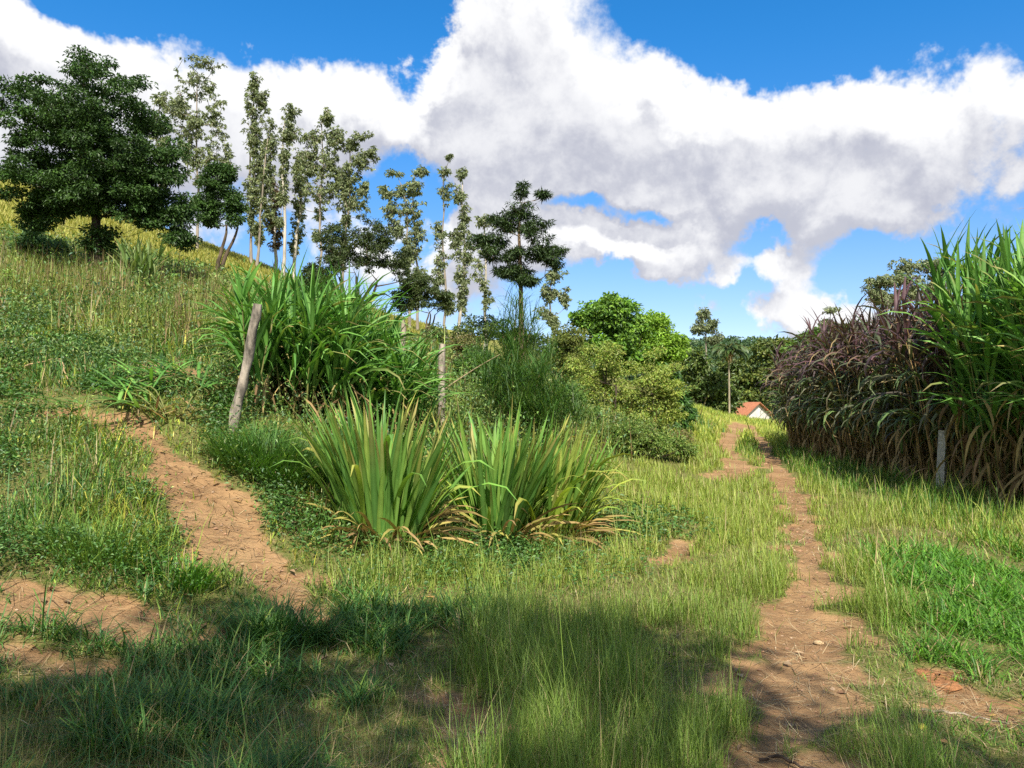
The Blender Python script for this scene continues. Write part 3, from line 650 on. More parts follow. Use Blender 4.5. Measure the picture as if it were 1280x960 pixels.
build_tree('bushy_tree', 'bushy dark olive tree with thin spreading stems below the eucalyptus row', 'tree', 450, 372, 46,
           [(420, 305, 36, 30), (465, 300, 38, 28), (440, 325, 55, 25), (500, 330, 18, 25), (395, 345, 22, 22)], 170, .55, 130, .17, .08, [(.035, .06, .018), (.055, .085, .022), (.075, .10, .028)], .15, (.13, .10, .07), trunks=3, trunk_top=.45)
build_tree('bushy_tree', 'low dark bushy tree filling the foot of the sparse eucalyptus pair', 'tree', 530, 400, 48, [(520, 355, 26, 26), (545, 372, 30, 20), (505, 375, 24, 18)], 90, .5, 130, .16, .08, [(.05, .085, .025), (.075, .11, .03), (.10, .13, .04)], .10, (.13, .10, .07), trunks=3, trunk_top=.45)
build_tree('bushy_tree', 'small dark round tree at the left foot of the dark olive bushy tree', 'tree', 388, 375, 44, [(388, 352, 20, 18), (405, 360, 20, 14)], 45, .5, 130, .16, .08, [(.04, .07, .02), (.06, .09, .025)], .08, (.13, .10, .07), trunks=2, trunk_top=.45)
# tiered dark tree
build_tree('tiered_tree', 'dark tree with feathery tiered branches and a pointed top, standing alone mid picture', 'tree', 651, 400, 38,
           [(654, 238, 8, 14), (676, 245, 10, 4), (644, 243, 8, 6), (650, 265, 22, 12), (625, 280, 28, 14), (662, 288, 30, 14), (615, 300, 26, 12), (680, 315, 28, 14), (640, 318, 34, 12), (640, 340, 22, 10), (690, 328, 16, 8), (656, 352, 18, 8)],
           170, .46, 130, .26, .055, [(.028, .055, .018), (.042, .075, .022), (.06, .095, .028)], .16, (.19, .14, .09), lmat=M_DARKLEAF, flat=.46, trunk_top=.85, shell=.4, droop=.1, updown=.45, scatter=.6)

# bushy trees along the middle of the bank, right of the tiered tree
build_tree('broadleaf_tree', 'dense bright green broadleaf tree, tallest of the roadside bushes', 'tree', 760, 500, 40,
           [(760, 392, 42, 28), (735, 400, 28, 22), (770, 430, 55, 35), (720, 440, 22, 24)], 120, .72, 190, .22, .13, P_GREEN + P_LIME[:1], .16)
build_tree('broadleaf_tree', 'lime green round crowned tree on the right flank of the tall broadleaf tree', 'tree', 815, 505, 41,
           [(815, 410, 34, 28), (800, 440, 42, 32), (835, 430, 24, 24), (850, 425, 14, 14)], 110, .7, 180, .20, .11, P_LIME, .13)
build_tree('bush', 'yellow green airy bush in front of the broadleaf trees', 'bush', 775, 560, 25,
           [(755, 462, 42, 34), (812, 476, 40, 34), (735, 495, 34, 30), (790, 512, 46, 28), (835, 505, 24, 30)], 170, .42, 170, .095, .045, [(.27, .35, .055), (.18, .28, .045), (.33, .34, .08)], .07, trunks=3, scatter=.45)
build_tree('bush', 'olive brown bush between the feathery shrub and the broadleaf trees', 'bush', 705, 470, 35,
           [(705, 426, 36, 20), (715, 455, 32, 24), (690, 450, 28, 22), (720, 480, 26, 20)], 90, .6, 160, .14, .07, P_OLIVE, .07, trunks=3)
build_tree('sapling', 'young sapling with broad hanging leaves beside the bend of the track', 'sapling', 846, 545, 33,
           [(838, 470, 16, 14), (846, 498, 20, 16), (856, 515, 16, 14), (842, 530, 18, 12)], 40, .42, 80, .30, .10, [(.05, .13, .025), (.08, .18, .03), (.04, .09, .02)], .04, droop=.7)
build_tree('bush', 'brownish green bush at the road edge below the yellow green bush', 'bush', 810, 560, 27,
           [(815, 540, 36, 22), (850, 548, 22, 16), (780, 545, 26, 20), (795, 520, 30, 22)], 85, .5, 150, .10, .045, [(.19, .23, .06), (.25, .23, .08), (.13, .19, .045), (.27, .18, .10)], .04, trunks=3)
build_tree('bush', 'small yellowish bush with dry tops beside the grey post', 'bush', 577, 470, 24, [(580, 435, 22, 22), (568, 455, 20, 18), (598, 450, 14, 20)], 40, .42, 150, .10, .045, [(.16, .18, .04), (.10, .14, .03), (.24, .18, .09)], .04, trunks=3)
build_tree('bush', 'dark leafy bush right behind the grey post', 'bush', 600, 500, 21, [(600, 460, 40, 32), (570, 480, 30, 22)], 70, .42, 160, .10, .05, P_GREEN + P_DARK[2:3], .04, trunks=3)
build_tree('bush', 'low dark thicket on the crest behind the napier clump', 'bush', 610, 415, 40, [(600, 414, 50, 22), (540, 425, 40, 24), (655, 425, 40, 20)], 90, .6, 120, .15, .08, P_FOR, .05, trunks=3)

build_tree('bush', 'blue green leafy bush rising from the weeds left of the shade tree', 'bush', 45, 350, 27, [(40, 300, 32, 26), (15, 325, 28, 22), (70, 315, 22, 20)], 50, .5, 130, .13, .06, [(.08, .17, .05), (.11, .21, .06), (.06, .12, .04)], .04, trunks=3)
build_tree('bush', 'low olive bush between the shade tree trunk and the small dark tree', 'bush', 225, 375, 25, [(225, 350, 34, 20), (255, 360, 26, 16), (200, 365, 20, 14)], 40, .5, 120, .12, .055, [(.15, .19, .05), (.10, .15, .035), (.20, .22, .07)], .04, trunks=3)
build_tree('bush', 'dark undergrowth bush at the foot of the shade tree', 'bush', 85, 385, 22, [(80, 372, 26, 16), (50, 385, 26, 14)], 30, .45, 120, .11, .05, P_GREEN, .03, trunks=3)

build_tree('bush', 'bright green weedy shrub at the left edge below the blue green bush', 'bush', 18, 405, 18, [(15, 365, 34, 26), (45, 380, 26, 18)], 55, .36, 120, .095, .04, [(.15, .25, .05), (.21, .30, .06), (.10, .18, .035)], .025, trunks=3, scatter=.5)
build_tree('bush', 'straw tinted weedy shrub among tall grass right of the pale cane clump', 'bush', 250, 405, 19, [(245, 378, 32, 20), (215, 390, 26, 14)], 50, .34, 110, .085, .03, [(.22, .26, .06), (.16, .22, .045), (.32, .27, .11)], .02, trunks=3, scatter=.6)

# feathery shrubs with thread fine leaves
def feather_shrub(label, u, vb, d_, stems, col_p):
    b = at(u, vb, d_); b.z = hz(b.x, b.y) - .05; t = thing('feathery_shrub', label, 'shrub', b); wood = MB(); fol = MB()
    for (tu, tv, dd) in stems:
        e = np.array(at(tu, tv, d_ + dd)); B = np.array(b) + RNG.normal(0, .12, 3) * [1, 1, 0]; mid = (B + e) / 2 + np.array([0, 0, .35])
        q = np.linspace(0, 1, 8)[:, None]; pts = B * (1 - q) ** 2 + 2 * mid * q * (1 - q) + e * q * q
        tube(wood, pts, np.linspace(.028, .008, 8), (.30, .24, .12), 5)
        for k in range(3, 8):
            N = 75; P = np.repeat(pts[k:k + 1], N, 0) + RNG.normal(0, .10, (N, 3)); az_ = RNG.uniform(0, 6.28, N)
            blades(fol, P, az_, RNG.uniform(.35, .85, N), RNG.uniform(.009, .018, N), RNG.uniform(.2, 1.3, N), RNG.uniform(.3, 1.5, N), 3, pick(col_p, N, .2))
    part('stem', wood, M_STALK, t); part('foliage', fol, M_GRASS, t, smooth=False)
FEA = [(.055, .14, .028), (.085, .18, .035), (.04, .10, .022), (.12, .18, .04)]
feather_shrub('feathery dark green shrub, tallest and pointed, in front of the tiered tree', 645, 500, 17, [(645, 385, 0), (628, 412, .3), (664, 410, .2), (602, 450, 0), (684, 445, .4), (640, 440, -.4), (660, 465, -.5)], FEA)
feather_shrub('feathery dark shrub low on the bank behind the sword leaved clumps', 655, 560, 14.5, [(610, 480, .2), (640, 470, 0), (675, 465, .2), (700, 490, 0), (650, 510, -.4), (690, 520, -.4), (720, 520, 0)], FEA)
build_tree('bush', 'light green low bush at the bend where the bank meets the track', 'bush', 795, 580, 20, [(790, 545, 42, 26), (830, 555, 36, 20), (755, 548, 30, 26), (860, 562, 20, 12)], 130, .34, 150, .075, .035, [(.12, .22, .04), (.18, .27, .05), (.09, .17, .03), (.24, .27, .07)], .03, trunks=3)
build_tree('bush', 'mid green bush between the feathery shrub and the yellow green bush', 'bush', 715, 560, 21, [(710, 500, 32, 28), (735, 530, 34, 26), (690, 525, 26, 26)], 110, .36, 150, .08, .04, [(.10, .20, .035), (.15, .24, .045), (.08, .15, .03)], .03, trunks=3)

# valley trees behind the house
for (u, vb, d_, env, n_, pal, lab) in [
    (885, 530, 78, [(885, 485, 34, 34), (870, 455, 22, 24), (905, 500, 24, 24), (880, 515, 36, 14)], 60, P_FOR, 'grey green thicket tree left of the palm at the track end'),
    (985, 530, 92, [(955, 450, 36, 26), (975, 435, 34, 14), (940, 485, 34, 28), (985, 470, 30, 34)], 76, P_OLIVE + P_FOR, 'wide olive valley tree right behind the little house'),
    (1008, 520, 84, [(1008, 438, 30, 26), (1020, 470, 28, 34), (1000, 490, 24, 24)], 50, P_GREEN + P_FOR, 'greener valley tree rising where the purple grass begins'),
    (865, 510, 100, [(862, 455, 26, 22), (850, 440, 20, 20), (920, 470, 26, 34)], 46, P_FOR, 'dark valley tree under the lone eucalyptus'),
    (1050, 500, 100, [(1035, 420, 30, 15), (1075, 418, 34, 16), (1015, 425, 20, 14)], 44, P_GREEN, 'far rounded trees showing over the dipping end of the purple grass'),
    (935, 525, 110, [(915, 490, 40, 34), (960, 500, 44, 28), (1000, 500, 40, 30), (880, 500, 40, 30)], 76, P_DARK + P_FOR, 'shadowy understorey tree closing the valley behind the house')]:
    build_tree('valley_tree', lab, 'tree', u, vb, d_, env, int(n_ * 1.5), .0155 * d_, 130, .0054 * d_, .0032 * d_, pal, .22, trunks=2)

def palm():
    b = at(912, 528, 74); b.z = hz(b.x, b.y) - .1; t = thing('palm_tree', 'palm tree with drooping fronds and a thin trunk at the track end', 'palm', b); wood = MB(); fr = MB()
    top = np.array(at(911, 440, 74)); q = np.linspace(0, 1, 8)[:, None]; pts = np.array(b) * (1 - q) + top * q; tube(wood, pts, np.linspace(.11, .07, 8), (.36, .31, .22), 7)
    for k in range(22):
        a = k * 2.4; ln = RNG.uniform(1.6, 2.2); el0 = RNG.uniform(.1, 1.3); pos = top.copy(); th = el0; P = [pos.copy()]
        for s_ in range(9):
            pos = pos + np.array([math.cos(a) * math.sin(th), math.sin(a) * math.sin(th), math.cos(th)]) * ln / 9; th += .22; P.append(pos.copy())
        P = np.array(P); tube(fr, P, .025, (.12, .13, .04), 4, False)
        for sd_ in (-1, 1):
            N = 40; tt = RNG.uniform(.8, 8.9, N); i = tt.astype(int); p = P[i] + (P[i + 1] - P[i]) * (tt - i)[:, None]; tg = norm(P[i + 1] - P[i]); sv = np.array([-math.sin(a), math.cos(a), 0]) * sd_
            leaves(fr, p, sv + tg * .7 + [0, 0, -.5], np.tile([0, 0, 1.0], (N, 1)), .55, .09, pick([(.05, .10, .025), (.08, .13, .03)], N), .2)
    N = 120; blades(fr, np.repeat(top[None], N, 0) + RNG.normal(0, .12, (N, 3)), RNG.uniform(0, 6.28, N), RNG.uniform(.7, 1.5, N), .07, RNG.uniform(1.6, 2.6, N), .4, 3, pick([(.34, .25, .12)], N))
    part('trunk', wood, M_BARK, t); part('frond', fr, M_LEAF, t, smooth=False)
palm()

def far_wood():
    mb = MB(); n_ = 3600
    x = RNG.uniform(-120, 520, n_); y = RNG.uniform(380, 640, n_); z = H(x, y); r = RNG.uniform(3.5, 7, n_); m = 34
    P = np.repeat(np.stack([x, y, z + r * .5], -1), m, 0); q = rdir(n_ * m); q[:, 2] = np.abs(q[:, 2]); rr = np.repeat(r, m)[:, None]
    tint = np.repeat(np.exp(RNG.normal(0, .22, (n_, 1))), m, 0)
    leaves(mb, P + q * rr * .85, rdir(n_ * m), q + rdir(n_ * m) * .3, 2.3, 1.8, pick([(.05, .10, .045), (.065, .12, .05), (.08, .13, .045)], n_ * m, .12) * tint, .1)
    o = part('far_wood', mb, M_LEAF, smooth=False); tag(o, 'wooded hill closing the far end of the valley', 'forest', kind='stuff')
far_wood()

# ------------------------------------------------------------------ canes: napier and elephant grass
def cane_plant(name, label, cat, group, nst, h, ll, lw, pal, dry_pal, top_pal=None, droop=1.0, dry=.35, spread=.22, loc=(0, 0, 0), nleaf=11, erect=.25, stem_col=(.16, .17, .05), top_bend=.0):
    t = thing(name, label, cat, loc, group); O = np.array(loc); wood = MB(); fol = MB(); dr = MB()
    for k in range(nst):
        hh = h * RNG.uniform(.72, 1.05); a = RNG.uniform(0, 6.28); base = O + np.array([math.cos(a), math.sin(a), 0]) * spread * RNG.random() ** .5
        ln = RNG.uniform(.02, .16); la = a + RNG.normal(0, .5); q = np.linspace(0, 1, 6)[:, None]
        topv = np.array([math.cos(la) * math.sin(ln), math.sin(la) * math.sin(ln), math.cos(ln)]) * hh * .82
        pts = base + topv * q + np.array([math.cos(la), math.sin(la), 0]) * (q ** 2) * hh * .05
        tube(wood, pts, np.linspace(.016, .007, 6), np.array(stem_col) * RNG.uniform(.7, 1.3), 5, False)
        def along(s_):
            i = np.minimum((s_ * 5).astype(int), 4); return pts[i] + (pts[i + 1] - pts[i]) * (s_ * 5 - i)[:, None]
        N = nleaf; s_ = np.sort(RNG.uniform(.30, 1.0, N)); az_ = np.where(np.arange(N) % 2, a, a + math.pi) + RNG.normal(0, .7, N)
        col = pick(pal, N); 
        if top_pal is not None:
            w_ = (s_ > .78); col = np.where(w_[:, None], pick(top_pal, N), col)
        tipc = np.where((RNG.random(N) < .3)[:, None], pick(dry_pal, N), col)
        blades(fol, along(s_), az_, ll * RNG.uniform(.65, 1.1, N) * np.where(s_ > .9, .8, 1), lw * RNG.uniform(.7, 1.15, N), erect + RNG.uniform(.0, .45, N) * (1.25 - s_), droop * RNG.uniform(.8, 2.0, N) * (1.3 - .55 * s_), 6, col, tipc, fold=.35, roll=RNG.normal(0, .7, N), shape='cane')
        N = 3; blades(fol, np.repeat(pts[-1:], N, 0), RNG.uniform(0, 6.28, N), ll * RNG.uniform(.5, .85, N), lw * RNG.uniform(.6, .9, N), RNG.uniform(.02, .3, N), RNG.uniform(.1, .7, N) + top_bend * RNG.random(N), 6, pick(top_pal or pal, N), None, fold=.4, shape='cane')
        N = int(nleaf * dry + .5)
        if N:
            s2 = RNG.uniform(.08, .62, N)
            blades(dr, along(s2), RNG.uniform(0, 6.28, N), ll * RNG.uniform(.35, .7, N), lw * RNG.uniform(.4, .75, N), RNG.uniform(.5, 1.1, N), RNG.uniform(2.0, 2.6, N), 5, pick(dry_pal, N, .25), None, roll=RNG.normal(0, 1.5, N), shape='cane', power=.32)
    part('stalk', wood, M_STALK, t); part('foliage', fol, M_CANE, t)
    if dr.n: part('dry_foliage', dr, M_DRY, t)
    return t
N_GREEN = [(.075, .19, .032), (.11, .25, .04), (.055, .14, .025), (.15, .29, .06)]
N_DRY = [(.36, .26, .11), (.26, .17, .08), (.44, .33, .13), (.20, .12, .06)]
N_PURP = [(.075, .115, .045), (.10, .10, .055), (.07, .06, .048), (.12, .19, .06)]
N_PTOP = [(.085, .042, .050), (.06, .042, .042), (.115, .06, .068), (.07, .09, .042)]

def wall(protos, spots, label, group):
    used = set()
    for i, (x, y, s_) in enumerate(spots):
        k = i % len(protos); z = hz(x, y) - .03; rz = RNG.uniform(0, 6.28); sc = (s_ * RNG.uniform(.92, 1.08), s_ * RNG.uniform(.92, 1.08), s_)
        if k not in used:
            o = protos[k]; used.add(k); o.location = (x, y, z); o.rotation_euler = (0, 0, rz); o.scale = sc; o['label'] = label; o['group'] = group
        else: copy_thing(protos[k], (x, y, z), rz, sc, label, group)
lab_p = 'purple leaved elephant grass clump in the dense dark stand right of the track'
protos = [cane_plant('elephant_grass_clump', lab_p, 'elephant grass', 'purple elephant grass clumps', 11, 3.7, 1.5, .080, N_PURP, [(.38, .27, .13), (.24, .16, .08), (.44, .31, .14), (.16, .11, .06)], N_PTOP, 2.1, .5, .42, nleaf=12, erect=.4, stem_col=(.30, .20, .09), top_bend=1.3) for k in range(4)]
spots = []
for yy in np.arange(14.5, 31, .68):
    xf = np.interp(yy, [14, 17, 22, 28, 31], [8.75, 8.9, 9.4, 10.5, 11.3])
    for r in range(4):
        hs_ = np.interp(yy, [15, 20, 27, 31], [1.09, 1.08, 1.02, .84]) * RNG.uniform(.92, 1.06) * (1 + .02 * r)
        spots.append((xf + r * .72 + RNG.normal(0, .16), yy + RNG.normal(0, .16), hs_))
wall(protos, spots, lab_p, 'purple elephant grass clumps')
lab_g = 'tall bright green cane clump in the stand at the right edge, nearest the viewer'
protos = [cane_plant('cane_clump', lab_g, 'cane', 'green cane clumps', 11, 3.95, 1.35, .082, N_GREEN, N_DRY, None, 1.0, .6, .32, nleaf=13, erect=.18) for k in range(4)]
spots = []
for yy in np.arange(10.0, 14.7, .6):
    xf = np.interp(yy, [9, 12, 14], [8.15, 8.2, 8.55])
    for r in range(4):
        spots.append((xf + r * .7 + RNG.normal(0, .14), yy + RNG.normal(0, .14), RNG.uniform(.95, 1.10) * np.interp(yy, [9, 12, 15], [1.0, 1.04, 1.12])))
wall(protos, spots, lab_g, 'green cane clumps')
lab = 'lighter green cane clump at the far end of the purple stand'
pr = [cane_plant('cane_clump', lab, 'cane', 'far green cane clumps', 8, 3.0, 1.0, .07, N_GREEN, N_DRY, None, .9, .3, .4, nleaf=11)]
wall(pr, [(11.9, 33.2, 1.0), (12.6, 34.5, 1.1), (13.4, 33.6, 1.05), (12.2, 32.2, .9)], lab, 'far green cane clumps')
# napier clump on the bank
lab_n = 'arching green napier grass clump in the thick stand behind the leaning post'
protos = [cane_plant('napier_clump', lab_n, 'napier grass', 'napier grass clumps on the bank', 9, 1.25, 1.3, .058, N_GREEN, N_DRY, None, 1.2, .25, .28, nleaf=12, erect=.2) for k in range(3)]
spots = []
for (u, v, d_, s_) in [(340, 505, 10.6, 1.0), (372, 505, 10.8, 1.1), (405, 505, 11.0, 1.08), (440, 505, 11.2, 1.05), (470, 505, 11.5, .95), (355, 490, 11.4, 1.12), (395, 490, 11.7, 1.2), (430, 490, 11.9, 1.15), (460, 490, 12.2, 1.0), (385, 480, 12.5, 1.1), (490, 500, 12, .9), (515, 500, 12.4, .8), (330, 495, 11.5, .9)]:
    p_ = at(u, v, d_); spots.append((p_.x, p_.y, s_))
wall(protos, spots, lab_n, 'napier grass clumps on the bank')
p_ = at(316, 440, 9.9); p_.z = hz(p_.x, p_.y)
cane_plant('napier_clump', 'tall single napier shoot rising just behind the leaning wooden post', 'napier grass', None, 2, 1.75, .8, .085, N_GREEN, N_DRY, None, .45, 0, .08, p_, 9, .2)
p_ = at(175, 395, 21); p_.z = hz(p_.x, p_.y)
cane_plant('cane_clump', 'pale green cane clump with straw base beside the shade tree trunk', 'cane', None, 12, 1.6, 1.0, .085, [(.12, .20, .05), (.16, .24, .07), (.20, .25, .09)], N_DRY, None, .6, .6, .35, p_, 8, .15)
# cut napier lying on the bank
def fallen(label, u, v, d_, az0, n_, L_):
    p = at(u, v, d_); p.z = hz(p.x, p.y) + .03; t = thing('fallen_napier', label, 'fallen cane', p); f = MB(); w_ = MB(); dr = MB()
    for k in range(n_):
        a = az0 + RNG.normal(0, .45); B = np.array(p) + RNG.normal(0, .12, 3) * [1, 1, .2]; q = np.linspace(0, 1, 6)[:, None]
        e = B + np.array([math.cos(a), math.sin(a), 0]) * L_ * RNG.uniform(.6, 1); e[2] = hz(e[0], e[1]) + .18
        pts = B * (1 - q) + e * q + np.array([0, 0, .35]) * q * (1 - q) * 2; tube(w_, pts, .010, (.15, .17, .05), 5, False)
        N = 8; s_ = RNG.uniform(.2, 1, N); P = B * (1 - s_[:, None]) + e * s_[:, None] + np.array([0, 0, .7]) * (s_ * (1 - s_))[:, None]
        blades(f, P, a + RNG.normal(0, .8, N), RNG.uniform(.4, .75, N), RNG.uniform(.03, .05, N), RNG.uniform(.8, 1.4, N), RNG.uniform(.2, 1.2, N), 5, pick(N_GREEN, N), None, fold=.3, shape='cane')
        N = 4; blades(dr, np.repeat(B[None], N, 0) + RNG.normal(0, .08, (N, 3)), RNG.uniform(0, 6.28, N), RNG.uniform(.3, .6, N), .03, RNG.uniform(1.1, 1.6, N), RNG.uniform(0, .4, N), 4, pick(N_DRY, N), None, shape='cane')
    part('stalk', w_, M_STALK, t); part('foliage', f, M_CANE, t); part('dry_foliage', dr, M_DRY, t)
fallen('flattened green napier stalks lying beside the footpath bend', 215, 512, 9.3, 2.9, 8, 1.0)
fallen('flattened green napier stalks drooping toward the leaning post', 268, 470, 10.5, 3.1, 6, 1.1)

# ------------------------------------------------------------------ sword leaved clumps
def sword(label, u, v, d_, n_, h, rx, bent, pal, leanx=0.0):
    b = at(u, v, d_); b.z = hz(b.x, b.y) - .03; t = thing('sword_leaf_clump', label, 'sword leaf plant', b, 'sword leaved clumps'); f = MB(); dr = MB()
    a = RNG.uniform(0, 6.28, n_); r = RNG.random(n_) ** .5; ox, oy = np.cos(a) * r * rx, np.sin(a) * r * rx * .6
    P = np.array(b) + np.stack([ox, oy, np.zeros(n_)], -1); P[:, 2] = H(P[:, 0], P[:, 1]) - .03
    out = np.arctan2(oy + RNG.normal(0, .10, n_), ox + leanx + RNG.normal(0, .10, n_)); lean = np.clip(.03 + .40 * r * RNG.uniform(.3, 1.2, n_), 0, 1.0)
    col = pick(pal, n_, .15); tip = np.where((RNG.random(n_) < .35)[:, None], pick([(.30, .28, .06), (.34, .24, .09)], n_), col)
    L = h * RNG.uniform(.6, 1.08, n_) * (1 - .15 * r); W_ = RNG.uniform(.034, .074, n_)
    bd = RNG.uniform(.0, .5, n_); isb = RNG.random(n_) < bent; bd = np.where(isb, RNG.uniform(1.4, 2.4, n_), bd); lean = np.where(isb, lean + .25, lean)
    for m_ in (isb, ~isb):
        blades(f, P[m_], out[m_], L[m_], W_[m_], lean[m_], bd[m_], 8, np.where(isb[m_][:, None], col[m_] * [1.7, 1.35, 1.0], col[m_]), tip[m_], fold=.22, roll=RNG.normal(0, .5, m_.sum()), shape='sword', power=3.2 if m_ is isb else 1.5)
    N = max(10, n_ // 2); a = RNG.uniform(0, 6.28, N); q = np.array(b) + np.stack([np.cos(a) * rx * .7, np.sin(a) * rx * .5, np.full(N, .02)], -1); q[:, 2] = H(q[:, 0], q[:, 1])
    blades(dr, q, a + RNG.normal(0, .5, N), RNG.uniform(.4, .9, N) * h * .7, .035, RNG.uniform(.6, 1.2, N), RNG.uniform(.6, 1.5, N), 6, pick([(.38, .27, .10), (.30, .20, .09), (.35, .32, .08)], N), None, roll=RNG.normal(0, 1, N), shape='sword')
    part('foliage', f, M_CANE, t); part('dry_foliage', dr, M_DRY, t)
S1 = [(.09, .21, .035), (.13, .26, .045), (.07, .165, .03), (.19, .31, .055)]
S2 = [(.14, .26, .04), (.22, .32, .05), (.09, .19, .03), (.30, .36, .07)]
sword('large sword leaved clump with upright green fans, left of the three beside the road', 478, 660, 8.1, 250, 1.66, .40, .08, S1)
sword('sword leaved clump with narrower darker leaves, middle of the three', 622, 625, 9.0, 190, 1.66, .34, .08, S1, .05)
sword('yellowish sword leaved clump with arching broken tips, right of the three', 680, 618, 9.4, 240, 1.60, .42, .18, S2, .12)

# fine grass tussocks on the bank
def tussock(label, u, v, d_, n_, h, rx, pal, w_=.010):
    b = at(u, v, d_); b.z = hz(b.x, b.y); t = tag(None or bpy.data.objects.new('grass_tussock', None), label, 'grass tussock'); COL.objects.link(t); t.location = b
    f = MB(); a = RNG.uniform(0, 6.28, n_); r = RNG.random(n_) ** .5; P = np.stack([b.x + np.cos(a) * r * rx, b.y + np.sin(a) * r * rx * .7, np.zeros(n_)], -1); P[:, 2] = H(P[:, 0], P[:, 1]) - .02
    blades(f, P, a + RNG.normal(0, .6, n_), h * RNG.uniform(.5, 1.1, n_), w_ * RNG.uniform(.6, 1.2, n_), .1 + .5 * r, RNG.uniform(.3, 1.4, n_), 4, pick(pal, n_, .2)); part('foliage', f, M_GRASS, t, smooth=False)
tussock('bright green grass tussock right below the leaning wooden post', 335, 560, 8.6, 1500, .62, .52, [(.07, .17, .025), (.10, .21, .03), (.05, .13, .02)])
tussock('grey green weedy tussock between the leaning post and the sword leaved clump', 395, 560, 8.9, 900, .55, .42, [(.12, .16, .08), (.09, .14, .06), (.16, .19, .10)])
tussock('dark grass tussock at the foot of the footpath', 345, 800, 5.3, 600, .34, .30, G_DARK, .008)
tussock('small green tussock growing in the footpath soil', 232, 745, 5.9, 320, .28, .20, G_LUSH, .012)
tussock('leafy green tussock on the soil at the left edge', 120, 700, 6.0, 900, .34, .45, G_MID, .008)

# ------------------------------------------------------------------ posts
def post(name, label, u0, v0, u1, v1, d_, wpx, col, mat, cat='post', square=False, rough=.2):
    b = at(u0, v0, d_); e = at(u1, v1, d_); zb = hz(b.x, b.y)
    k = (min(zb, b.z) - .25 - e.z) / (b.z - e.z); b = e + (b - e) * k
    mb = MB(); q = np.linspace(0, 1, 12)[:, None]; pts = np.array(b) * (1 - q) + np.array(e) * q
    if not square: pts[1:-1] += RNG.normal(0, .010, (10, 3)) * [1, 1, 0]
    r = wpx * .5 * d_ / FPX
    tube(mb, pts, r * (1.08 - .16 * q[:, 0]) * (1 if square else 1) * (1 + (0 if square else RNG.normal(0, .05, 12))), col, 4 if square else 9, True, 0 if square else rough)
    o = part(name, mb, mat, smooth=not square); tag(o, label, cat)
    return o
post('fence_post', 'leaning weathered log post with pale bark patches on the bank', 294, 524, 322, 380, 9.4, 12.5, (.33, .29, .24), M_WOOD)
post('fence_post', 'upright grey wooden post standing between the napier stand and the sword leaved clumps', 552, 505, 553, 430, 14, 9.5, (.38, .33, .27), M_WOOD)
post('fence_post', 'slim pale wooden post half hidden behind the napier leaves', 505, 480, 503, 400, 15.5, 7, (.34, .28, .22), M_WOOD)
post('fence_post', 'light grey square concrete post leaning slightly in front of the green cane', 1176, 612, 1179, 538, 14.2, 13, (.42, .41, .37), M_CONC, square=True)
post('fence_post', 'grey post sunk among the purple grass stems, second along the stand', 1124, 590, 1124, 545, 18.4, 9, (.26, .24, .22), M_CONC, square=True)
post('fence_post', 'dark thin post among the purple grass stems, third along the stand', 1085, 580, 1085, 548, 20.6, 7, (.22, .20, .18), M_CONC, square=True)
post('utility_pole', 'thin grey pole standing behind the little house', 939, 505, 939, 486, 92, 2.0, (.42, .42, .42), M_CONC, 'pole')

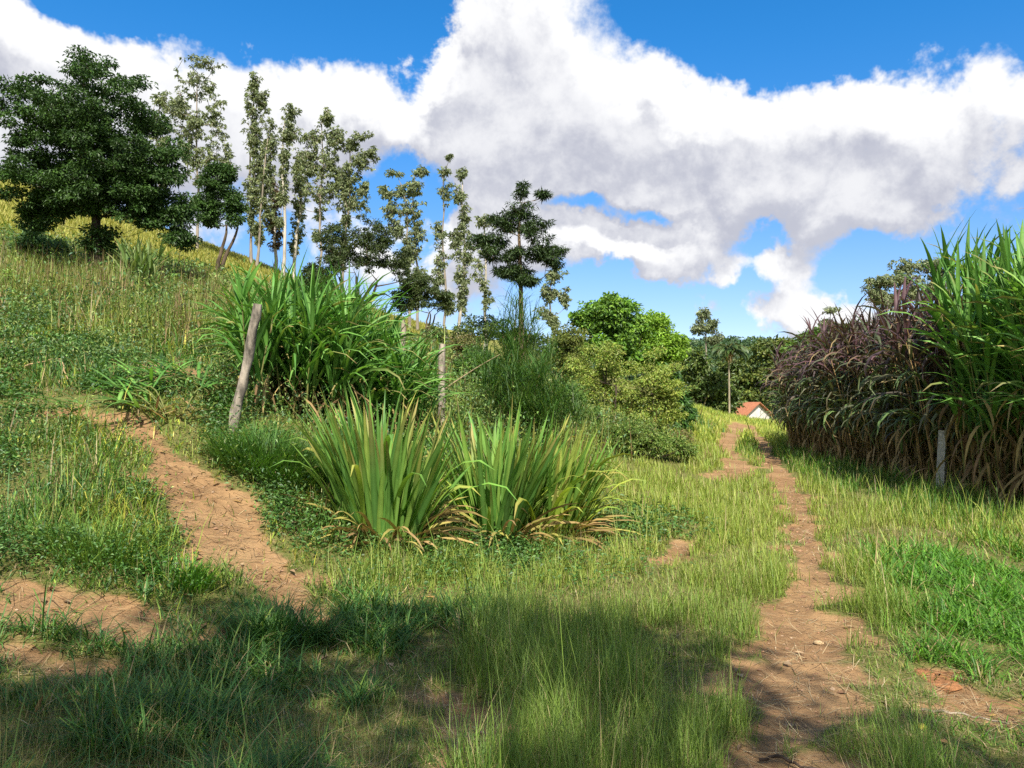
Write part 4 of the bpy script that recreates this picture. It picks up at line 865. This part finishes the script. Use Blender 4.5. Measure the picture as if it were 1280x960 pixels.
# ------------------------------------------------------------------ little house
def house():
    m_w, n = new_mat('whitewash'); tc_ = n.n('ShaderNodeTexCoord'); nz = n.noise(tc_.outputs['Object'], 1.6, 6, .7)
    p = n.n('ShaderNodeBsdfPrincipled'); n.set(p.inputs['Base Color'], n.mix(n.ramp(nz, .35, .7), (.62, .61, .58, 1), (.45, .42, .38, 1))); p.inputs['Roughness'].default_value = .9; finish(n, p.outputs[0])
    m_r, n = new_mat('clay_tiles'); tc_ = n.n('ShaderNodeTexCoord')
    wv = n.n('ShaderNodeTexWave', bands_direction='X'); n.set(wv.inputs[0], tc_.outputs['Object']); wv.inputs['Scale'].default_value = 3.0; wv.inputs['Distortion'].default_value = .6
    nz = n.noise(tc_.outputs['Object'], 3, 5, .7)
    cc = n.mix(n.ramp(nz, .3, .7), (.52, .21, .10, 1), (.38, .15, .075, 1)); cc = n.mix(n.m('MULTIPLY', wv.outputs[1], .45), cc, (.22, .06, .03, 1))
    p = n.n('ShaderNodeBsdfPrincipled'); n.set(p.inputs['Base Color'], cc); p.inputs['Roughness'].default_value = .85
    b = n.n('ShaderNodeBump'); b.inputs['Strength'].default_value = .6; b.inputs['Distance'].default_value = .05; n.set(b.inputs['Height'], wv.outputs[1]); n.L.new(b.outputs[0], p.inputs['Normal']); finish(n, p.outputs[0])
    m_d, n = new_mat('dark_opening'); p = n.n('ShaderNodeBsdfPrincipled'); p.inputs['Base Color'].default_value = (.03, .03, .035, 1); p.inputs['Roughness'].default_value = .4; finish(n, p.outputs[0])
    d_ = 80; s_ = d_ / FPX; c_ = at(946, 515, d_); zr = at(946, 503.5, d_).z; x0, x1 = at(931, 515, d_).x, at(974, 515, d_).x
    zb = hz(c_.x, d_) - .3; xm = at(947, 500, d_).x; ze = at(946, 517, d_).z; L_ = 5.0
    loc = (xm, d_, zb); ang = rad(30)
    t = thing('house', 'small whitewashed house with an orange tile roof at the track end', 'house', loc, rz=ang)
    hw = (x1 - x0) / 2 * .95; H_e, H_r = ze - zb, zr - zb
    def q(vs, fs, name, mat, par):
        me = bpy.data.meshes.new(name); me.from_pydata(vs, [], fs); me.update(); me.materials.append(mat); o = bpy.data.objects.new(name, me); COL.objects.link(o); o.parent = par; return o
    wl = [(-hw, 0, 0), (hw, 0, 0), (hw, L_, 0), (-hw, L_, 0), (-hw, 0, H_e), (hw, 0, H_e), (hw, L_, H_e), (-hw, L_, H_e), (0, 0, H_r - .08), (0, L_, H_r - .08)]
    q(wl, [(0, 1, 5, 8, 4), (2, 3, 7, 9, 6), (1, 2, 6, 5), (3, 0, 4, 7)], 'wall', m_w, t)
    e = .35; sl = (H_r - H_e) / hw; th = .10; ww = hw + e; ev = H_r - sl * ww
    R = []
    for sx in (-1, 1):
        for dz in (0, th): R += [(0, -e, H_r + dz - .02), (sx * ww, -e, ev + dz - .02), (sx * ww, L_ + e, ev + dz - .02), (0, L_ + e, H_r + dz - .02)]
    F = []
    for k in (0, 8):
        F += [(k, k + 1, k + 2, k + 3), (k + 4, k + 5, k + 6, k + 7), (k, k + 1, k + 5, k + 4), (k + 1, k + 2, k + 6, k + 5), (k + 2, k + 3, k + 7, k + 6)]
    q(R, F, 'roof', m_r, t)
house()

# ------------------------------------------------------------------ fallen sticks, mound, fruit
def stick(label, pix, r, col, mat=M_WOOD, name='stick', cat='stick', lift=.02):
    mb = MB(); P = []
    for (u, v) in pix:
        g_ = ground_at(u, v); P.append([g_[0], g_[1], hz(g_[0], g_[1]) + r + lift])
    P = np.array(P); q = np.linspace(0, 1, 12); k = np.linspace(0, 1, len(P)); P = np.stack([np.interp(q, k, P[:, i]) for i in range(3)], -1)
    P += RNG.normal(0, r * .5, P.shape); tube(mb, P, np.linspace(r * 1.15, r * .6, 12), col, 6, True, .25)
    o = part(name, mb, mat); tag(o, label, cat); return o
stick('dark twig with a thick broken end lying across the rut at the bottom edge', [(950, 944), (975, 946), (1005, 957), (1050, 962)], .007, (.09, .065, .05))
stick('thin pale stick lying on the bare brown patch at the right edge', [(1150, 886), (1200, 893), (1262, 910)], .007, (.36, .30, .23))
stick('long pale cane stick lying across the top of the footpath', [(176, 424), (232, 421), (272, 431)], .014, (.50, .45, .36), M_STALK, lift=.25)
stick('orange brown dry stalk lying in the grass left of the footpath', [(30, 470), (75, 462), (84, 492)], .012, (.45, .32, .16), M_STALK, lift=.15)
stick('dry pale stalk lying below the grass tussock', [(312, 570), (335, 598), (362, 604)], .010, (.42, .33, .20), M_STALK, lift=.06)
mb = MB(); q_ = np.linspace(0, 1, 10)[:, None]; tube(mb, np.array(at(548, 492, 14.0)) * (1 - q_) + np.array(at(625, 443, 15.3)) * q_ + np.array([0, 0, .12]) * q_ * (1 - q_), np.linspace(.015, .006, 10), (.30, .23, .13), 6)
tag(part('dry_stalk', mb, M_STALK), 'long dry stalk leaning from the grey wooden post up into the feathery shrub', 'dry stalk')
stick('short grey twig on the bare soil at the bottom centre', [(590, 905), (612, 918)], .005, (.32, .26, .20))
def lump(name, label, cat, u, v, r, flat, col, mat):
    g_ = ground_at(u, v); mb = MB(); n1_, n2_ = 14, 9; th = np.linspace(0, 2 * math.pi, n1_, endpoint=False); ph = np.linspace(.08, math.pi - .08, n2_)
    T_, Q_ = np.meshgrid(th, ph); k = r * (1 + (.5 if r > .1 else .15) * (RNG.random(T_.shape) - .5) + (.25 * np.sin(3 * T_ + 1) if r > .1 else 0))
    V = np.stack([g_[0] + k * np.sin(Q_) * np.cos(T_), g_[1] + k * np.sin(Q_) * np.sin(T_), hz(*g_) + r * flat * .55 + k * flat * np.cos(Q_)], -1); i = np.arange(V[..., 0].size).reshape(T_.shape); j = np.roll(i, -1, 1)
    mb.add(V.reshape(-1, 3), np.stack([i[:-1], j[:-1], j[1:], i[1:]], -1).reshape(-1, 4), col); o = part(name, mb, mat); tag(o, label, cat); return o
lump('soil_mound', 'low mound of loose orange soil in the grass right of the rut', 'soil mound', 1172, 842, .17, .13, (.36, .17, .075), solid_mat('loose_soil', 30, .5, .95, 1.0))
lump('fruit', 'yellow green fallen fruit on the grass below the brown patch', 'fruit', 1152, 919, .022, .85, (.34, .34, .05), M_STALK)
lump('stone', 'pale flat stone on the sunlit right rut', 'stone', 1023, 797, .035, .4, (.50, .36, .20), M_CONC)

# ------------------------------------------------------------------ the tree behind the viewpoint whose shade falls on the foreground
sx, sy = sun_dir.x / sun_dir.z, sun_dir.y / sun_dir.z
def shade_pads(spots, zc):
    return [(x + sx * zc, y + sy * zc, zc, r) for x, y, r in spots]
def roadside_tree():
    b = (1.2, -7.4, hz(1.2, -7.4) - .05); t = thing('roadside_tree', 'spreading roadside tree behind the viewpoint, shading the foreground', 'tree', b)
    wood = MB(); crown = MB(); B = np.array(b); zt = 4.6; q = np.linspace(0, 1, 9)[:, None]; top = B + [.2, .1, zt]; pts = B * (1 - q) + top * q + RNG.normal(0, .04, (9, 3)); tube(wood, pts, np.interp(q[:, 0], [0, .1, 1], [.42, .3, .2]), (.12, .09, .07), 10, False, .1)
    for (x, y, z, r) in shade_pads([(-2.6, 3.2, 1.3), (-1.3, 4.0, 1.5), (-.2, 5.0, 1.25), (.5, 5.6, .9), (1.0, 4.9, .9), (1.7, 3.7, .7), (.3, 3.4, 1.5), (2.9, 3.0, .8), (-1.8, 2.6, 1.5), (0, 1.5, 2), (2, 1.5, 2), (-2.5, 1, 2)], 8.6):
        c_ = np.array([x, y, z + RNG.uniform(-.8, 1.0)]); ctrl = (top + c_) / 2 + [0, 0, -.4]; k = np.linspace(0, 1, 7)[:, None]; tube(wood, top * (1 - k) ** 2 + 2 * ctrl * k * (1 - k) + c_ * k * k, np.linspace(.12, .03, 7), (.12, .09, .07), 6, False)
        N = int(370 * r * r); p = rdir(N) * RNG.random((N, 1)) ** .4 * [r, r, r * .55] + c_
        leaves(crown, p, rdir(N) + [0, 0, -.3], rdir(N) * .5 + [0, 0, 1], RNG.uniform(.14, .26, N), RNG.uniform(.07, .12, N), pick(P_GREEN, N))
    part('trunk', wood, M_BARK, t); part('crown', crown, M_LEAF, t, smooth=False)
roadside_tree()
